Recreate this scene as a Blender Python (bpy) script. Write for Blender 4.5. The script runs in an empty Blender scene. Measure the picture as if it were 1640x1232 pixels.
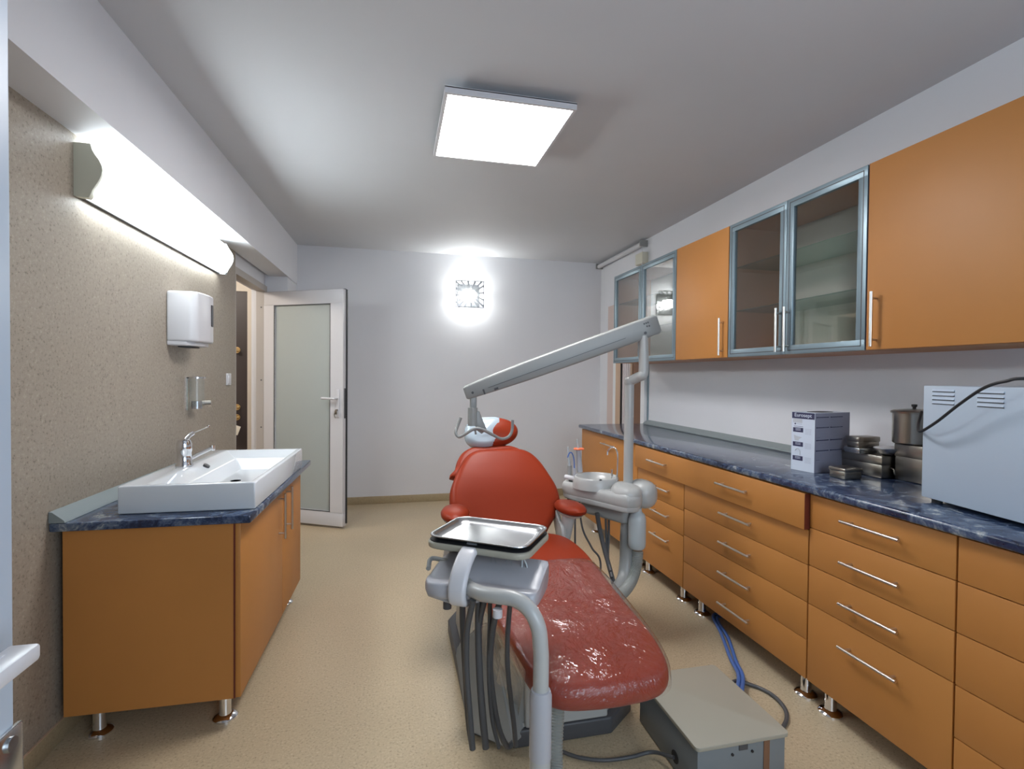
import bpy, bmesh, math, random
from mathutils import Vector, Matrix
random.seed(7)
S = bpy.context.scene
COL = S.collection
PI = math.pi

# ------------------------------------------------------------------ camera
F, CX, CY = 819.73, 820.0, 616.0
YAW, PITCH, ROLL = 0.226930, -0.016906, 0.009098
H = 1.286
fw = Vector((math.sin(YAW)*math.cos(PITCH), math.cos(YAW)*math.cos(PITCH), math.sin(PITCH)))
_r = Vector((math.cos(YAW), -math.sin(YAW), 0)); _u = _r.cross(fw)
rt = _r*math.cos(ROLL)+_u*math.sin(ROLL); up = -_r*math.sin(ROLL)+_u*math.cos(ROLL)
EYE = Vector((0, 0, H))
cd = bpy.data.cameras.new('camera'); cam = bpy.data.objects.new('camera', cd); COL.objects.link(cam)
cd.sensor_fit = 'HORIZONTAL'; cd.sensor_width = 36; cd.lens = 36*F/1640; cd.clip_start = .02
m = Matrix.Identity(4)
for i, v in enumerate((rt, up, -fw)):
    for j in range(3): m[j][i] = v[j]
m.translation = EYE
cam.matrix_world = m
S.camera = cam

def at(px, py, Y):
    """point of the room at depth Y (metres from the camera, along the room) seen at that pixel"""
    d = fw*F+rt*(px-CX)-up*(py-CY)
    return EYE+d*(Y/d.y)
def atz(px, py, z):
    d = fw*F+rt*(px-CX)-up*(py-CY)
    return EYE+d*((z-H)/d.z)

# ------------------------------------------------------------------ exposure, world, lights
S.view_settings.view_transform = 'Standard'; S.view_settings.look = 'None'
S.view_settings.exposure = 1.4; S.view_settings.gamma = 1.0; S.view_settings.use_curve_mapping = False
L_PANEL, L_MIRROR, L_SCONCE, P_FILL, P_HALL = 11.8, 7.4, 26.0, 14.0, 12.0
w = bpy.data.worlds.new('world'); S.world = w; w.use_nodes = True
w.node_tree.nodes['Background'].inputs[0].default_value = (.45, .6, .8, 1)
w.node_tree.nodes['Background'].inputs[1].default_value = .3

def area(name, loc, rot, sx, sy, power, col):
    l = bpy.data.lights.new(name, 'AREA'); l.shape = 'RECTANGLE'; l.size = sx; l.size_y = sy; l.energy = power; l.color = col
    o = bpy.data.objects.new(name, l); o.location = loc; o.rotation_euler = rot; COL.objects.link(o); return o
# added fill light, set in an unseen window behind the camera
area('window_fill', (.95, -.97, 1.5), (math.radians(90), 0, 0), 1.5, 1.3, P_FILL, (.72, .86, 1))
pl = bpy.data.lights.new('hall_lamp_light', 'POINT'); pl.energy = P_HALL; pl.color = (1, .92, .82); pl.shadow_soft_size = .08
po = bpy.data.objects.new('hall_lamp_light', pl); po.location = (-1.85, 3.9, 2.2); COL.objects.link(po)

# ------------------------------------------------------------------ materials
def new_mat(name):
    m = bpy.data.materials.new(name); m.use_nodes = True
    return m, m.node_tree, m.node_tree.nodes['Principled BSDF']
def mat(name, col, rough=.5, metal=0, spec=.5, emit=0, coat=0, alpha=1):
    m, nt, b = new_mat(name)
    b.inputs['Base Color'].default_value = (*col, 1); b.inputs['Roughness'].default_value = rough
    b.inputs['Metallic'].default_value = metal; b.inputs['Specular IOR Level'].default_value = spec
    if coat: b.inputs['Coat Weight'].default_value = coat; b.inputs['Coat Roughness'].default_value = .1
    if emit:
        b.inputs['Emission Color'].default_value = (*col, 1); b.inputs['Emission Strength'].default_value = emit
    b.inputs['Alpha'].default_value = alpha
    return m
def node(nt, t, **k):
    n = nt.nodes.new(t)
    for a, v in k.items():
        if a in n.inputs: n.inputs[a].default_value = v
        else: setattr(n, a, v)
    return n
def ramp(nt, fac, stops, interp='LINEAR'):
    r = nt.nodes.new('ShaderNodeValToRGB'); nt.links.new(fac, r.inputs[0]); r.color_ramp.interpolation = interp
    e = r.color_ramp.elements
    while len(e) < len(stops): e.new(.5)
    for x, (p, c) in zip(e, stops): x.position = p; x.color = (*c, 1)
    return r.outputs[0]
def coords(nt, scale=(1, 1, 1)):
    tc = nt.nodes.new('ShaderNodeTexCoord'); mp = nt.nodes.new('ShaderNodeMapping'); mp.inputs['Scale'].default_value = scale
    nt.links.new(tc.outputs['Object'], mp.inputs[0]); return mp.outputs[0]
def bump(nt, b, h, s=.1, d=.002):
    n = nt.nodes.new('ShaderNodeBump'); n.inputs['Strength'].default_value = s; n.inputs['Distance'].default_value = d
    nt.links.new(h, n.inputs['Height']); nt.links.new(n.outputs[0], b.inputs['Normal'])
def speckle(name, base, dark, light, rough, sc_=150):
    m, nt, b = new_mat(name); v = coords(nt)
    n1 = node(nt, 'ShaderNodeTexNoise', Scale=float(sc_), Detail=3.0, Roughness=.7); nt.links.new(v, n1.inputs['Vector'])
    n2 = node(nt, 'ShaderNodeTexNoise', Scale=60.0, Detail=3.0); nt.links.new(v, n2.inputs['Vector'])
    n3 = node(nt, 'ShaderNodeTexNoise', Scale=2.2, Detail=3.0); nt.links.new(v, n3.inputs['Vector'])
    c1 = ramp(nt, n1.outputs[0], [(.34, dark), (.43, base), (.57, base), (.68, light)])
    c2 = ramp(nt, n2.outputs[0], [(.35, tuple(x*.82 for x in base)), (.6, base)])
    mx = node(nt, 'ShaderNodeMixRGB', blend_type='MIX'); mx.inputs[0].default_value = .3
    nt.links.new(c1, mx.inputs[1]); nt.links.new(c2, mx.inputs[2])
    c3 = ramp(nt, n3.outputs[0], [(.3, (.93, .93, .93)), (.7, (1, 1, 1))])
    m2 = node(nt, 'ShaderNodeMixRGB', blend_type='MULTIPLY'); m2.inputs[0].default_value = 1
    nt.links.new(mx.outputs[0], m2.inputs[1]); nt.links.new(c3, m2.inputs[2])
    nt.links.new(m2.outputs[0], b.inputs['Base Color']); b.inputs['Roughness'].default_value = rough
    bump(nt, b, n1.outputs[0], .06, .001)
    return m
def plaster(name, col, rough=.75):
    m, nt, b = new_mat(name); v = coords(nt)
    n = node(nt, 'ShaderNodeTexNoise', Scale=120.0, Detail=3.0); nt.links.new(v, n.inputs['Vector'])
    n2 = node(nt, 'ShaderNodeTexNoise', Scale=1.7, Detail=2.0); nt.links.new(v, n2.inputs['Vector'])
    c = ramp(nt, n2.outputs[0], [(.3, tuple(x*.97 for x in col)), (.7, col)])
    nt.links.new(c, b.inputs['Base Color']); b.inputs['Roughness'].default_value = rough
    bump(nt, b, n.outputs[0], .08, .001); return m
def marble(name):
    m, nt, b = new_mat(name); v = coords(nt, (1, 1, 1))
    n0 = node(nt, 'ShaderNodeTexNoise', Scale=5.0, Detail=4.0); nt.links.new(v, n0.inputs['Vector'])
    mp = node(nt, 'ShaderNodeMixRGB', blend_type='ADD'); mp.inputs[0].default_value = .35
    nt.links.new(v, mp.inputs[1]); nt.links.new(n0.outputs['Color'], mp.inputs[2])
    n1 = node(nt, 'ShaderNodeTexNoise', Scale=14.0, Detail=9.0, Roughness=.72); nt.links.new(mp.outputs[0], n1.inputs['Vector'])
    c = ramp(nt, n1.outputs[0], [(.34, (.006, .010, .028)), (.45, (.018, .032, .078)), (.52, (.052, .08, .145)), (.59, (.13, .165, .22)), (.67, (.38, .39, .38))])
    nt.links.new(c, b.inputs['Base Color']); b.inputs['Roughness'].default_value = .22; b.inputs['Coat Weight'].default_value = .3
    return m
def melamine(name, col):
    m, nt, b = new_mat(name); v = coords(nt)
    n = node(nt, 'ShaderNodeTexNoise', Scale=4.0, Detail=4.0); nt.links.new(v, n.inputs['Vector'])
    c = ramp(nt, n.outputs[0], [(.3, tuple(x*.93 for x in col)), (.7, col)])
    nt.links.new(c, b.inputs['Base Color']); b.inputs['Roughness'].default_value = .5
    n2 = node(nt, 'ShaderNodeTexNoise', Scale=300.0); nt.links.new(v, n2.inputs['Vector']); bump(nt, b, n2.outputs[0], .05, .0006)
    return m
def thin_glass(name, tint=(.93, .96, .95), white=0.0, rough=0.02, refl=1.0):
    m, nt, b = new_mat(name); nt.nodes.remove(b); out = nt.nodes['Material Output']
    tr = node(nt, 'ShaderNodeBsdfTransparent', Color=(*tint, 1)); gl = node(nt, 'ShaderNodeBsdfGlossy', Roughness=rough)
    lw = nt.nodes.new('ShaderNodeLayerWeight'); lw.inputs[0].default_value = .5; p5 = node(nt, 'ShaderNodeMath', operation='POWER'); nt.links.new(lw.outputs['Facing'], p5.inputs[0]); p5.inputs[1].default_value = 4.0
    fr = node(nt, 'ShaderNodeMath', operation='MULTIPLY_ADD'); nt.links.new(p5.outputs[0], fr.inputs[0]); fr.inputs[1].default_value = .9; fr.inputs[2].default_value = .045; mx = nt.nodes.new('ShaderNodeMixShader')
    mu = node(nt, 'ShaderNodeMath', operation='MULTIPLY'); nt.links.new(fr.outputs[0], mu.inputs[0]); mu.inputs[1].default_value = refl
    nt.links.new(mu.outputs[0], mx.inputs[0]); nt.links.new(tr.outputs[0], mx.inputs[1]); nt.links.new(gl.outputs[0], mx.inputs[2])
    last = mx
    if white:
        df = node(nt, 'ShaderNodeBsdfDiffuse', Color=(.8, .84, .84, 1)); m2 = nt.nodes.new('ShaderNodeMixShader'); m2.inputs[0].default_value = white
        nt.links.new(mx.outputs[0], m2.inputs[1]); nt.links.new(df.outputs[0], m2.inputs[2]); last = m2
    nt.links.new(last.outputs[0], out.inputs['Surface']); return m, nt, gl
def leather(name, col):
    m, nt, b = new_mat(name); v = coords(nt)
    n = node(nt, 'ShaderNodeTexVoronoi', Scale=450.0); nt.links.new(v, n.inputs['Vector'])
    b.inputs['Base Color'].default_value = (*col, 1); b.inputs['Roughness'].default_value = .38; b.inputs['Specular IOR Level'].default_value = .16
    bump(nt, b, n.outputs[0], .06, .0006); return m
def film(name):
    m, nt, gl = thin_glass(name, (.98, .97, .97), .022, .07, 1.1)
    v = coords(nt, (1, .7, 1))
    n0 = node(nt, 'ShaderNodeTexNoise', Scale=6.0, Detail=5.0, Roughness=.65, Distortion=1.2); nt.links.new(v, n0.inputs['Vector'])
    bp = nt.nodes.new('ShaderNodeBump'); bp.inputs['Strength'].default_value = .7; bp.inputs['Distance'].default_value = .03
    nt.links.new(n0.outputs[0], bp.inputs['Height']); nt.links.new(bp.outputs[0], gl.inputs['Normal'])
    return m

M = dict(
    wall=plaster('wall_paint', (.74, .74, .77)), ceil=plaster('ceiling_paint', (.59, .595, .62)),
    white_trim=mat('white_trim', (.8, .8, .8), .4), vinyl=speckle('wall_vinyl', (.355, .30, .24), (.15, .125, .095), (.47, .41, .34), .45, 95),
    floor=speckle('floor_vinyl', (.51, .405, .265), (.24, .18, .11), (.65, .55, .39), .36, 120),
    skirt=speckle('skirting_vinyl', (.42, .33, .20), (.28, .21, .13), (.5, .41, .27), .4),
    orange=melamine('orange_melamine', (.48, .198, .046)), inside=mat('cabinet_inside', (.50, .25, .13), .5), edge=mat('edge_banding', (.13, .022, .01), .5), backpanel=mat('cabinet_back', (.40, .40, .36), .5),
    marble=marble('blue_marble_laminate'), alu=mat('brushed_aluminium', (.22, .29, .33), .38, .4), strip=mat('grey_trim_profile', (.22, .255, .26), .4),
    chrome=mat('chrome', (.8, .8, .82), .08, 1), steel=mat('stainless_steel', (.50, .51, .52), .27, 1), brush=mat('brushed_handle', (.66, .62, .58), .28, 1),
    darksteel=mat('aged_steel', (.36, .33, .29), .3, 1), pvc=mat('white_plastic', (.62, .61, .63), .3), ceramic=mat('white_ceramic', (.62, .65, .68), .06, coat=.5),
    leather=leather('orange_red_upholstery', (.26, .031, .0105)), beige=mat('beige_plastic', (.44, .44, .425), .3), grey=mat('grey_plastic', (.29, .295, .285), .35),
    unit=mat('delivery_grey', (.42, .42, .45), .3), dgrey=mat('dark_grey_plastic', (.07, .07, .075), .45), black=mat('black_rubber_and_shadow', (.018, .018, .02), .5),
    hose=mat('grey_hose', (.075, .075, .078), .45), chose=mat('corrugated_hose', (.27, .28, .26), .45), boxtop=mat('box_lid_beige', (.36, .34, .275), .4),
    boxside=mat('box_side_grey', (.19, .21, .22), .4), bluehose=mat('blue_hose', (.07, .15, .42), .4), brown=mat('dark_brown_door', (.045, .032, .030), .45),
    wood=mat('brown_wood', (.20, .10, .055), .5), tan=mat('tan_wood', (.55, .38, .26), .5), cream=plaster('cream_paint', (.72, .65, .56)), brass=mat('brass', (.75, .58, .33), .25, 1),
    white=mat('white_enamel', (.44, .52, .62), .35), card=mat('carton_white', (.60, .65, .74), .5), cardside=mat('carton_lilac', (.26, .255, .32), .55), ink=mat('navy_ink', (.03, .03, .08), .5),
    inkgrey=mat('grey_ink', (.25, .26, .33), .5), cgrey=mat('pale_print_grey', (.48, .50, .54), .6), paper=mat('paper_tag', (.8, .74, .62), .6), bottle=mat('milky_bottle', (.45, .49, .50), .35),
    led=mat('led_diffuser', (1, .99, 1), .4, emit=L_PANEL), lampglow=mat('lamp_diffuser', (.88, .97, 1), .4, emit=L_MIRROR), bulb=mat('sconce_bulb', (.97, 1, .97), .4, emit=L_SCONCE),
    lampend=mat('lamp_end_cap', (.55, .54, .44), .4), sensor=mat('ivory_plastic', (.62, .60, .5), .45),
    glass=thin_glass('cabinet_glass', (.96, .97, .96), 0, .02, 1.5)[0], shelfglass=thin_glass('shelf_glass', (.75, .88, .85), 0)[0], clear=thin_glass('clear_plastic', (.97, .98, .98), .03, .04, .35)[0],
    frost=mat('frosted_glass', (.40, .44, .43), .10, spec=.7), film=film('clear_film'), cover=mat('milky_film', (.42, .50, .56), .25), mirrorwhite=mat('wall_panel_white', (.7, .74, .78), .3),
    orangeplastic=mat('orange_plastic', (.75, .16, .06), .35), pink=mat('pinkish_wood', (.62, .50, .46), .5), jambgrey=mat('door_jamb', (.46, .42, .385), .45), dish=mat('polished_dish', (.85, .85, .85), .28, 1), stripe=mat('pleated_blind', (.66, .60, .60), .6),
)

# ------------------------------------------------------------------ mesh helpers
def box(bm, x0, y0, z0, x1, y1, z1, bev=0, seg=2, mat4=None):
    b = bmesh.new(); bmesh.ops.create_cube(b, size=1)
    for v in b.verts:
        v.co = Vector(((x0+x1)/2+v.co.x*(x1-x0), (y0+y1)/2+v.co.y*(y1-y0), (z0+z1)/2+v.co.z*(z1-z0)))
    if bev: bmesh.ops.bevel(b, geom=b.edges[:], offset=bev, segments=seg, profile=.5, affect='EDGES')
    return join(bm, b, mat4)
def join(bm, b, mat4=None):
    if mat4 is not None: bmesh.ops.transform(b, matrix=mat4, verts=b.verts)
    me = bpy.data.meshes.new('tmp'); b.to_mesh(me); b.free(); bm.from_mesh(me); bpy.data.meshes.remove(me); return bm
def cyl(bm, p0, p1, r0, r1=None, n=24, cap=True):
    p0, p1 = Vector(p0), Vector(p1); r1 = r0 if r1 is None else r1
    d = (p1-p0); q = d.to_track_quat('Z', 'Y').to_matrix()
    A = [bm.verts.new(p0+q@Vector((r0*math.cos(2*PI*i/n), r0*math.sin(2*PI*i/n), 0))) for i in range(n)]
    B = [bm.verts.new(p1+q@Vector((r1*math.cos(2*PI*i/n), r1*math.sin(2*PI*i/n), 0))) for i in range(n)]
    for i in range(n): bm.faces.new((A[i], A[(i+1) % n], B[(i+1) % n], B[i]))
    if cap: bm.faces.new(A[::-1]); bm.faces.new(B)
    return bm
def lathe(bm, prof, c=(0, 0, 0), n=32, sx=1, sy=1, mat4=None):
    b = bmesh.new(); rings = []
    for r, z in prof:
        if r < 1e-6: rings.append([b.verts.new((0, 0, z))])
        else: rings.append([b.verts.new((r*sx*math.cos(2*PI*i/n), r*sy*math.sin(2*PI*i/n), z)) for i in range(n)])
    for a, q in zip(rings, rings[1:]):
        for i in range(n):
            j = (i+1) % n
            if len(a) == 1 and len(q) == 1: continue
            if len(a) == 1: b.faces.new((a[0], q[i], q[j]))
            elif len(q) == 1: b.faces.new((a[i], a[j], q[0]))
            else: b.faces.new((a[i], a[j], q[j], q[i]))
    bmesh.ops.recalc_face_normals(b, faces=b.faces)
    T = Matrix.Translation(c)
    return join(bm, b, T if mat4 is None else T@mat4)
def spline(pts, k=8):
    pts = [Vector(p) for p in pts]
    if len(pts) < 3: return pts
    P = [pts[0]*2-pts[1]]+pts+[pts[-1]*2-pts[-2]]; out = []
    for i in range(1, len(P)-2):
        for s in range(k):
            t = s/k; a, b, c, d = P[i-1], P[i], P[i+1], P[i+2]
            out.append(.5*((2*b)+(-a+c)*t+(2*a-5*b+4*c-d)*t*t+(-a+3*b-3*c+d)*t**3))
    out.append(pts[-1]); return out
def tube(bm, pts, r, k=8, n=14, smooth=True, rings=None):
    P = spline(pts, k) if smooth else [Vector(p) for p in pts]
    N = len(P); rr = r if callable(r) else (lambda t: r)
    t0 = (P[1]-P[0]).normalized(); x = t0.orthogonal().normalized(); prev = None; first = None
    for i in range(N):
        t = (P[min(i+1, N-1)]-P[max(i-1, 0)]).normalized()
        x = (x-t*x.dot(t)).normalized(); y = t.cross(x); q = rr(i/(N-1))
        ring = [bm.verts.new(P[i]+(x*math.cos(2*PI*j/n)+y*math.sin(2*PI*j/n))*q) for j in range(n)]
        if prev:
            for j in range(n): bm.faces.new((prev[j], prev[(j+1) % n], ring[(j+1) % n], ring[j]))
        else: first = ring
        prev = ring
    bm.faces.new(first[::-1]); bm.faces.new(prev); return bm
def corrugated(bm, pts, r, pitch=.008, depth=.12):
    P = spline(pts, 40); L = sum((b-a).length for a, b in zip(P, P[1:]))
    n = int(L/pitch*4); out = []; acc = 0; i = 0; step = L/n
    for s in range(n+1):
        d = s*step
        while i < len(P)-2 and acc+(P[i+1]-P[i]).length < d: acc += (P[i+1]-P[i]).length; i += 1
        seg = (P[i+1]-P[i]).length or 1; out.append(P[i].lerp(P[i+1], min(1, (d-acc)/seg)))
    k = len(out)-1
    return tube(bm, out, lambda t: r*(1-depth*(.5+.5*math.cos(round(t*k)*PI/2))), smooth=False, n=18)
def prism(bm, poly, z0, z1, bev=0, seg=3, mat4=None, taper=1.0):
    b = bmesh.new(); cx = sum(p[0] for p in poly)/len(poly); cy = sum(p[1] for p in poly)/len(poly)
    A = [b.verts.new((x, y, z0)) for x, y in poly]; B = [b.verts.new((cx+(x-cx)*taper, cy+(y-cy)*taper, z1)) for x, y in poly]
    n = len(poly)
    for i in range(n): b.faces.new((A[i], A[(i+1) % n], B[(i+1) % n], B[i]))
    b.faces.new(A[::-1]); b.faces.new(B); bmesh.ops.recalc_face_normals(b, faces=b.faces)
    if bev: bmesh.ops.bevel(b, geom=b.edges[:], offset=bev, segments=seg, profile=.5, affect='EDGES', clamp_overlap=True)
    return join(bm, b, mat4)
def frame4(o, ex, ey, ez=None):
    ex = Vector(ex).normalized(); ey = Vector(ey).normalized(); ez = ex.cross(ey) if ez is None else Vector(ez)
    m = Matrix.Identity(4)
    for i, v in enumerate((ex, ey, ez)):
        for j in range(3): m[j][i] = v[j]
    m.translation = Vector(o); return m
def smooth_poly(poly, k=5):
    n = len(poly); out = []
    for i in range(n):
        a, b, c, d = [Vector(poly[(i+s) % n]) for s in (-1, 0, 1, 2)]
        for s in range(k):
            t = s/k; out.append(tuple(.5*((2*b)+(-a+c)*t+(2*a-5*b+4*c-d)*t*t+(-a+3*b-3*c+d)*t**3)))
    return out
def cushion(bm, poly, th, edge=.02, mat4=None, dome=.006, k=5, zfun=None):
    """padded panel: 2D outline, thickness th, rolled edges"""
    P = smooth_poly(poly, k); n = len(P); cx = sum(p[0] for p in P)/n; cy = sum(p[1] for p in P)/n
    R = math.sqrt(sum((p[0]-cx)**2+(p[1]-cy)**2 for p in P)/n); b = bmesh.new()
    lv = []
    for s in range(7):
        a = PI/2*(s/6); lv.append((edge*(1-math.cos(PI/2-a)), -th/2+min(edge, th/2)*(1-math.cos(PI/2-a)) if False else None))
    prof = []
    e = min(edge, th/2)
    for s in range(6): a = PI/2*s/5; prof.append((e*(1-math.sin(a)), -th/2+e*(1-math.cos(a))))
    for s in range(6): a = PI/2*s/5; prof.append((e*(1-math.cos(a)), th/2-e*(1-math.sin(a))))
    for f in (.25, .5, .75, .94): prof.append((e+(R-e)*f, th/2+dome*math.sin(PI/2*f)))
    def ring(ins, z):
        out = []
        for x, y in P:
            dx, dy = x-cx, y-cy; L = math.hypot(dx, dy); f = max(.02, 1-ins/L if ins <= e else (1-e/L)*(1-(ins-e)/(R-e)))
            X, Y = cx+dx*f, cy+dy*f
            out.append(b.verts.new((X, Y, z+(zfun(X, Y) if zfun else 0))))
        return out
    rings = [ring(i, z) for i, z in prof]
    for a, c in zip(rings, rings[1:]):
        for i in range(n): j = (i+1) % n; b.faces.new((a[i], a[j], c[j], c[i]))
    b.faces.new(rings[0][::-1]); b.faces.new(rings[-1]); bmesh.ops.recalc_face_normals(b, faces=b.faces)
    return join(bm, b, mat4)
def ellipse(rx, ry, n=12, cx=0, cy=0): return [(cx+rx*math.cos(2*PI*i/n), cy+ry*math.sin(2*PI*i/n)) for i in range(n)]
def rrect(x0, y0, x1, y1, r, n=5):
    out = []
    for cx, cy, a0 in ((x1-r, y1-r, 0), (x0+r, y1-r, 90), (x0+r, y0+r, 180), (x1-r, y0+r, 270)):
        for i in range(n+1): a = math.radians(a0+90*i/n); out.append((cx+r*math.cos(a), cy+r*math.sin(a)))
    return out
def text_bm(s, size, mat4):
    c = bpy.data.curves.new('t', 'FONT'); c.body = s; c.size = size; c.extrude = .0004; c.align_x = 'CENTER'; c.align_y = 'CENTER'
    o = bpy.data.objects.new('t', c); COL.objects.link(o); dg = bpy.context.evaluated_depsgraph_get()
    me = bpy.data.meshes.new_from_object(o.evaluated_get(dg)); bm = bmesh.new(); bm.from_mesh(me); bmesh.ops.transform(bm, matrix=mat4, verts=bm.verts)
    bpy.data.objects.remove(o); bpy.data.meshes.remove(me); return bm

def obj(name, bm, m, parent=None, ang=35):
    me = bpy.data.meshes.new(name); bm.to_mesh(me); bm.free()
    ms = m if isinstance(m, (list, tuple)) else [m]
    for x in ms: me.materials.append(M[x] if isinstance(x, str) else x)
    for p in me.polygons: p.use_smooth = True
    me.set_sharp_from_angle(angle=math.radians(ang))
    o = bpy.data.objects.new(name, me); COL.objects.link(o)
    if parent is not None:
        o.parent = parent; o.matrix_parent_inverse = root_matrix(parent).inverted()
    return o
def root_matrix(p):
    m = Matrix.LocRotScale(p.location, p.rotation_euler, p.scale)
    if p.parent: m = root_matrix(p.parent)@p.matrix_parent_inverse@m
    return m
def thing(name, label, cat, loc=(0, 0, 0), group=None):
    o = bpy.data.objects.new(name, None); COL.objects.link(o); o.location = loc; o.empty_display_size = .1
    o['label'] = label; o['category'] = cat
    if group: o['group'] = group
    return o
def tag(o, label, cat, group=None):
    o['label'] = label; o['category'] = cat
    if group: o['group'] = group
    return o
def struct(name, bm, m, label=None):
    o = obj(name, bm, m); o['kind'] = 'structure'
    if label: o['label'] = label
    return o
def NB(): return bmesh.new()
def bx(*a, **k): return box(NB(), *a, **k)

# left wall frame: local x = out of the wall into the room, local y = along the wall
TH = p_th = 0.01818
LF = Matrix.Translation((math.cos(TH)*-1.165, math.sin(TH)*1.165, 0))@Matrix.Rotation(-TH, 4, 'Z')
def lbx(*a, **k): return box(NB(), *a, mat4=LF, **k)
def L(x, y, z): return LF@Vector((x, y, z))

# ------------------------------------------------------------------ room
CEIL, XR, YB, YF = 2.52, 2.2, 5.25, -1.0
struct('floor', bx(-2.9, YF-.1, -.1, XR+.1, YB+.1, 0), 'floor')
struct('ceiling', bx(-2.9, YF-.1, CEIL, XR+.1, YB+.1, CEIL+.1), 'ceil')
struct('wall_back', bx(-1.2, YB, 0, XR+.1, YB+.1, CEIL), 'wall')
struct('wall_right', bx(XR, YF-.1, 0, XR+.1, YB, CEIL), 'wall')
b = NB(); box(b, -2.9, YF-.1, 0, .15, YF, CEIL); box(b, 1.75, YF-.1, 0, XR+.1, YF, CEIL); box(b, .15, YF-.1, 0, 1.75, YF, .8); box(b, .15, YF-.1, 2.2, 1.75, YF, CEIL)
struct('wall_front', b, 'wall')
b = NB()
for a in ((.15, -1.06, .8, .21, -1.0, 2.2), (1.69, -1.06, .8, 1.75, -1.0, 2.2), (.21, -1.06, .8, 1.69, -1.0, .86), (.21, -1.06, 2.14, 1.69, -1.0, 2.2), (.92, -1.06, .86, .98, -1.0, 2.14)): box(b, *a)
struct('window_added', b, 'pvc')  # unseen window frame, added around the fill light
struct('wall_left', lbx(-.14, YF-.1, 0, 0, 3.95, CEIL), 'vinyl')
b = NB(); box(b, -.14, 3.95, 2.02, -.03, 4.86, CEIL, mat4=LF); box(b, -.14, 4.86, 0, .155, YB+.05, CEIL, mat4=LF)
struct('wall_pier', b, 'wall')
struct('trim_beam', lbx(.0, YF, 2.143, .165, 5.24, CEIL-.001), 'wall')
struct('baseboard_back', bx(-.93, YB-.008, 0, XR, YB, .075, bev=.003), 'skirt')
struct('baseboard_left', lbx(0, YF, 0, .006, 3.95, .072, bev=.002), 'skirt')
b = lbx(0, YF, .072, .0075, 3.95, .0745); struct('trim_weld', b, 'tan')
# hall behind the door
struct('wall_hall_end', bx(-2.9, 5.1, 0, -1.2, 5.2, CEIL), 'cream')
struct('wall_hall_left', bx(-2.9, 2.6, 0, -2.8, 5.1, CEIL), 'cream')
struct('wall_hall_near', bx(-2.8, 2.6, 0, -1.3, 2.7, CEIL), 'cream')

# door frame on the left wall
b = NB(); box(b, -.085, 4.80, 0, -.012, 4.858, 2.0, mat4=LF); box(b, -.085, 3.955, 0, -.012, 4.01, 2.0, mat4=LF); box(b, -.085, 3.955, 2.0, -.012, 4.858, 2.05, mat4=LF)
fr = obj('door_frame', b, 'jambgrey'); fr['kind'] = 'structure'; fr.name = 'trim_door'
for z in (1.88, 1.25, .80):
    pass
for z in (1.86, 1.23, .82, .3): obj('screw', cyl(NB(), L(-.045, 4.797, z), L(-.045, 4.803, z), .006, n=12), 'dgrey', fr)

# open glazed door leaf
hp, fp = Vector((-1.085, 4.835, 0)), Vector((-.395, 4.452, 0))
ex = (fp-hp).normalized(); ey = Vector((0, 0, 1)); LW = (fp-hp).length
DM = frame4(hp, ex, ey)          # local x along leaf, y up, z = ex x ey (towards camera)
door = thing('door_1', 'open white door with a frosted glass pane and white lever handle', 'door', hp)
door['kind'] = 'structure'
y0, y1, t = .02, 1.99, .03
b = NB()
box(b, 0, y0, -t, LW, y0+.12, t, mat4=DM, bev=.004); box(b, 0, y1-.12, -t, LW, y1, t, mat4=DM, bev=.004)
box(b, 0, y0+.11, -t, .11, y1-.11, t, mat4=DM); box(b, LW-.125, y0+.11, -t, LW, y1-.11, t, mat4=DM)
obj('door_leaf', b, 'pvc', door)
b = NB()
for a in ((.104, y0+.114, .022, LW-.119, y0+.120, .031), (.104, y1-.122, .022, LW-.119, y1-.116, .031), (.104, y0+.12, .022, .110, y1-.12, .031), (LW-.127, y0+.12, .022, LW-.121, y1-.12, .031)): box(b, *a, mat4=DM)
obj('gasket', b, 'dgrey', door)
obj('pane', box(NB(), .105, y0+.115, -.012, LW-.12, y1-.115, .012, mat4=DM), 'frost', door)
b = NB(); box(b, LW+.0005, y0+.02, -.022, LW+.010, y1, -.010, mat4=DM); box(b, 0, y1+.001, -.02, LW, y1+.006, .0, mat4=DM)
obj('edge_seal', b, 'black', door)
b = NB(); box(b, LW+.0005, .92, -.004, LW+.004, 1.17, .012, mat4=DM); obj('lock_plate', b, 'dgrey', door)
hd = obj('door_handle', box(NB(), LW-.062, .93, t, LW-.030, 1.16, t+.010, bev=.003, mat4=DM), 'pvc', door)
tube_pts = [DM@Vector(p) for p in ((LW-.046, 1.085, t+.01), (LW-.046, 1.085, t+.045), (LW-.06, 1.085, t+.055), (LW-.165, 1.088, t+.055))]
obj('lever', tube(NB(), tube_pts, .0095), 'pvc', hd)
b = NB(); cyl(b, DM@Vector((LW-.046, .99, t+.008)), DM@Vector((LW-.046, .99, t+.03)), .008); box(b, LW-.058, .955, t+.03, LW-.034, .985, t+.033, mat4=DM, bev=.002)
tube(b, [DM@Vector(p) for p in ((LW-.046, .985, t+.03), (LW-.055, .955, t+.036), (LW-.048, .925, t+.034))], .004)
obj('key', b, 'darksteel', hd)

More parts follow.
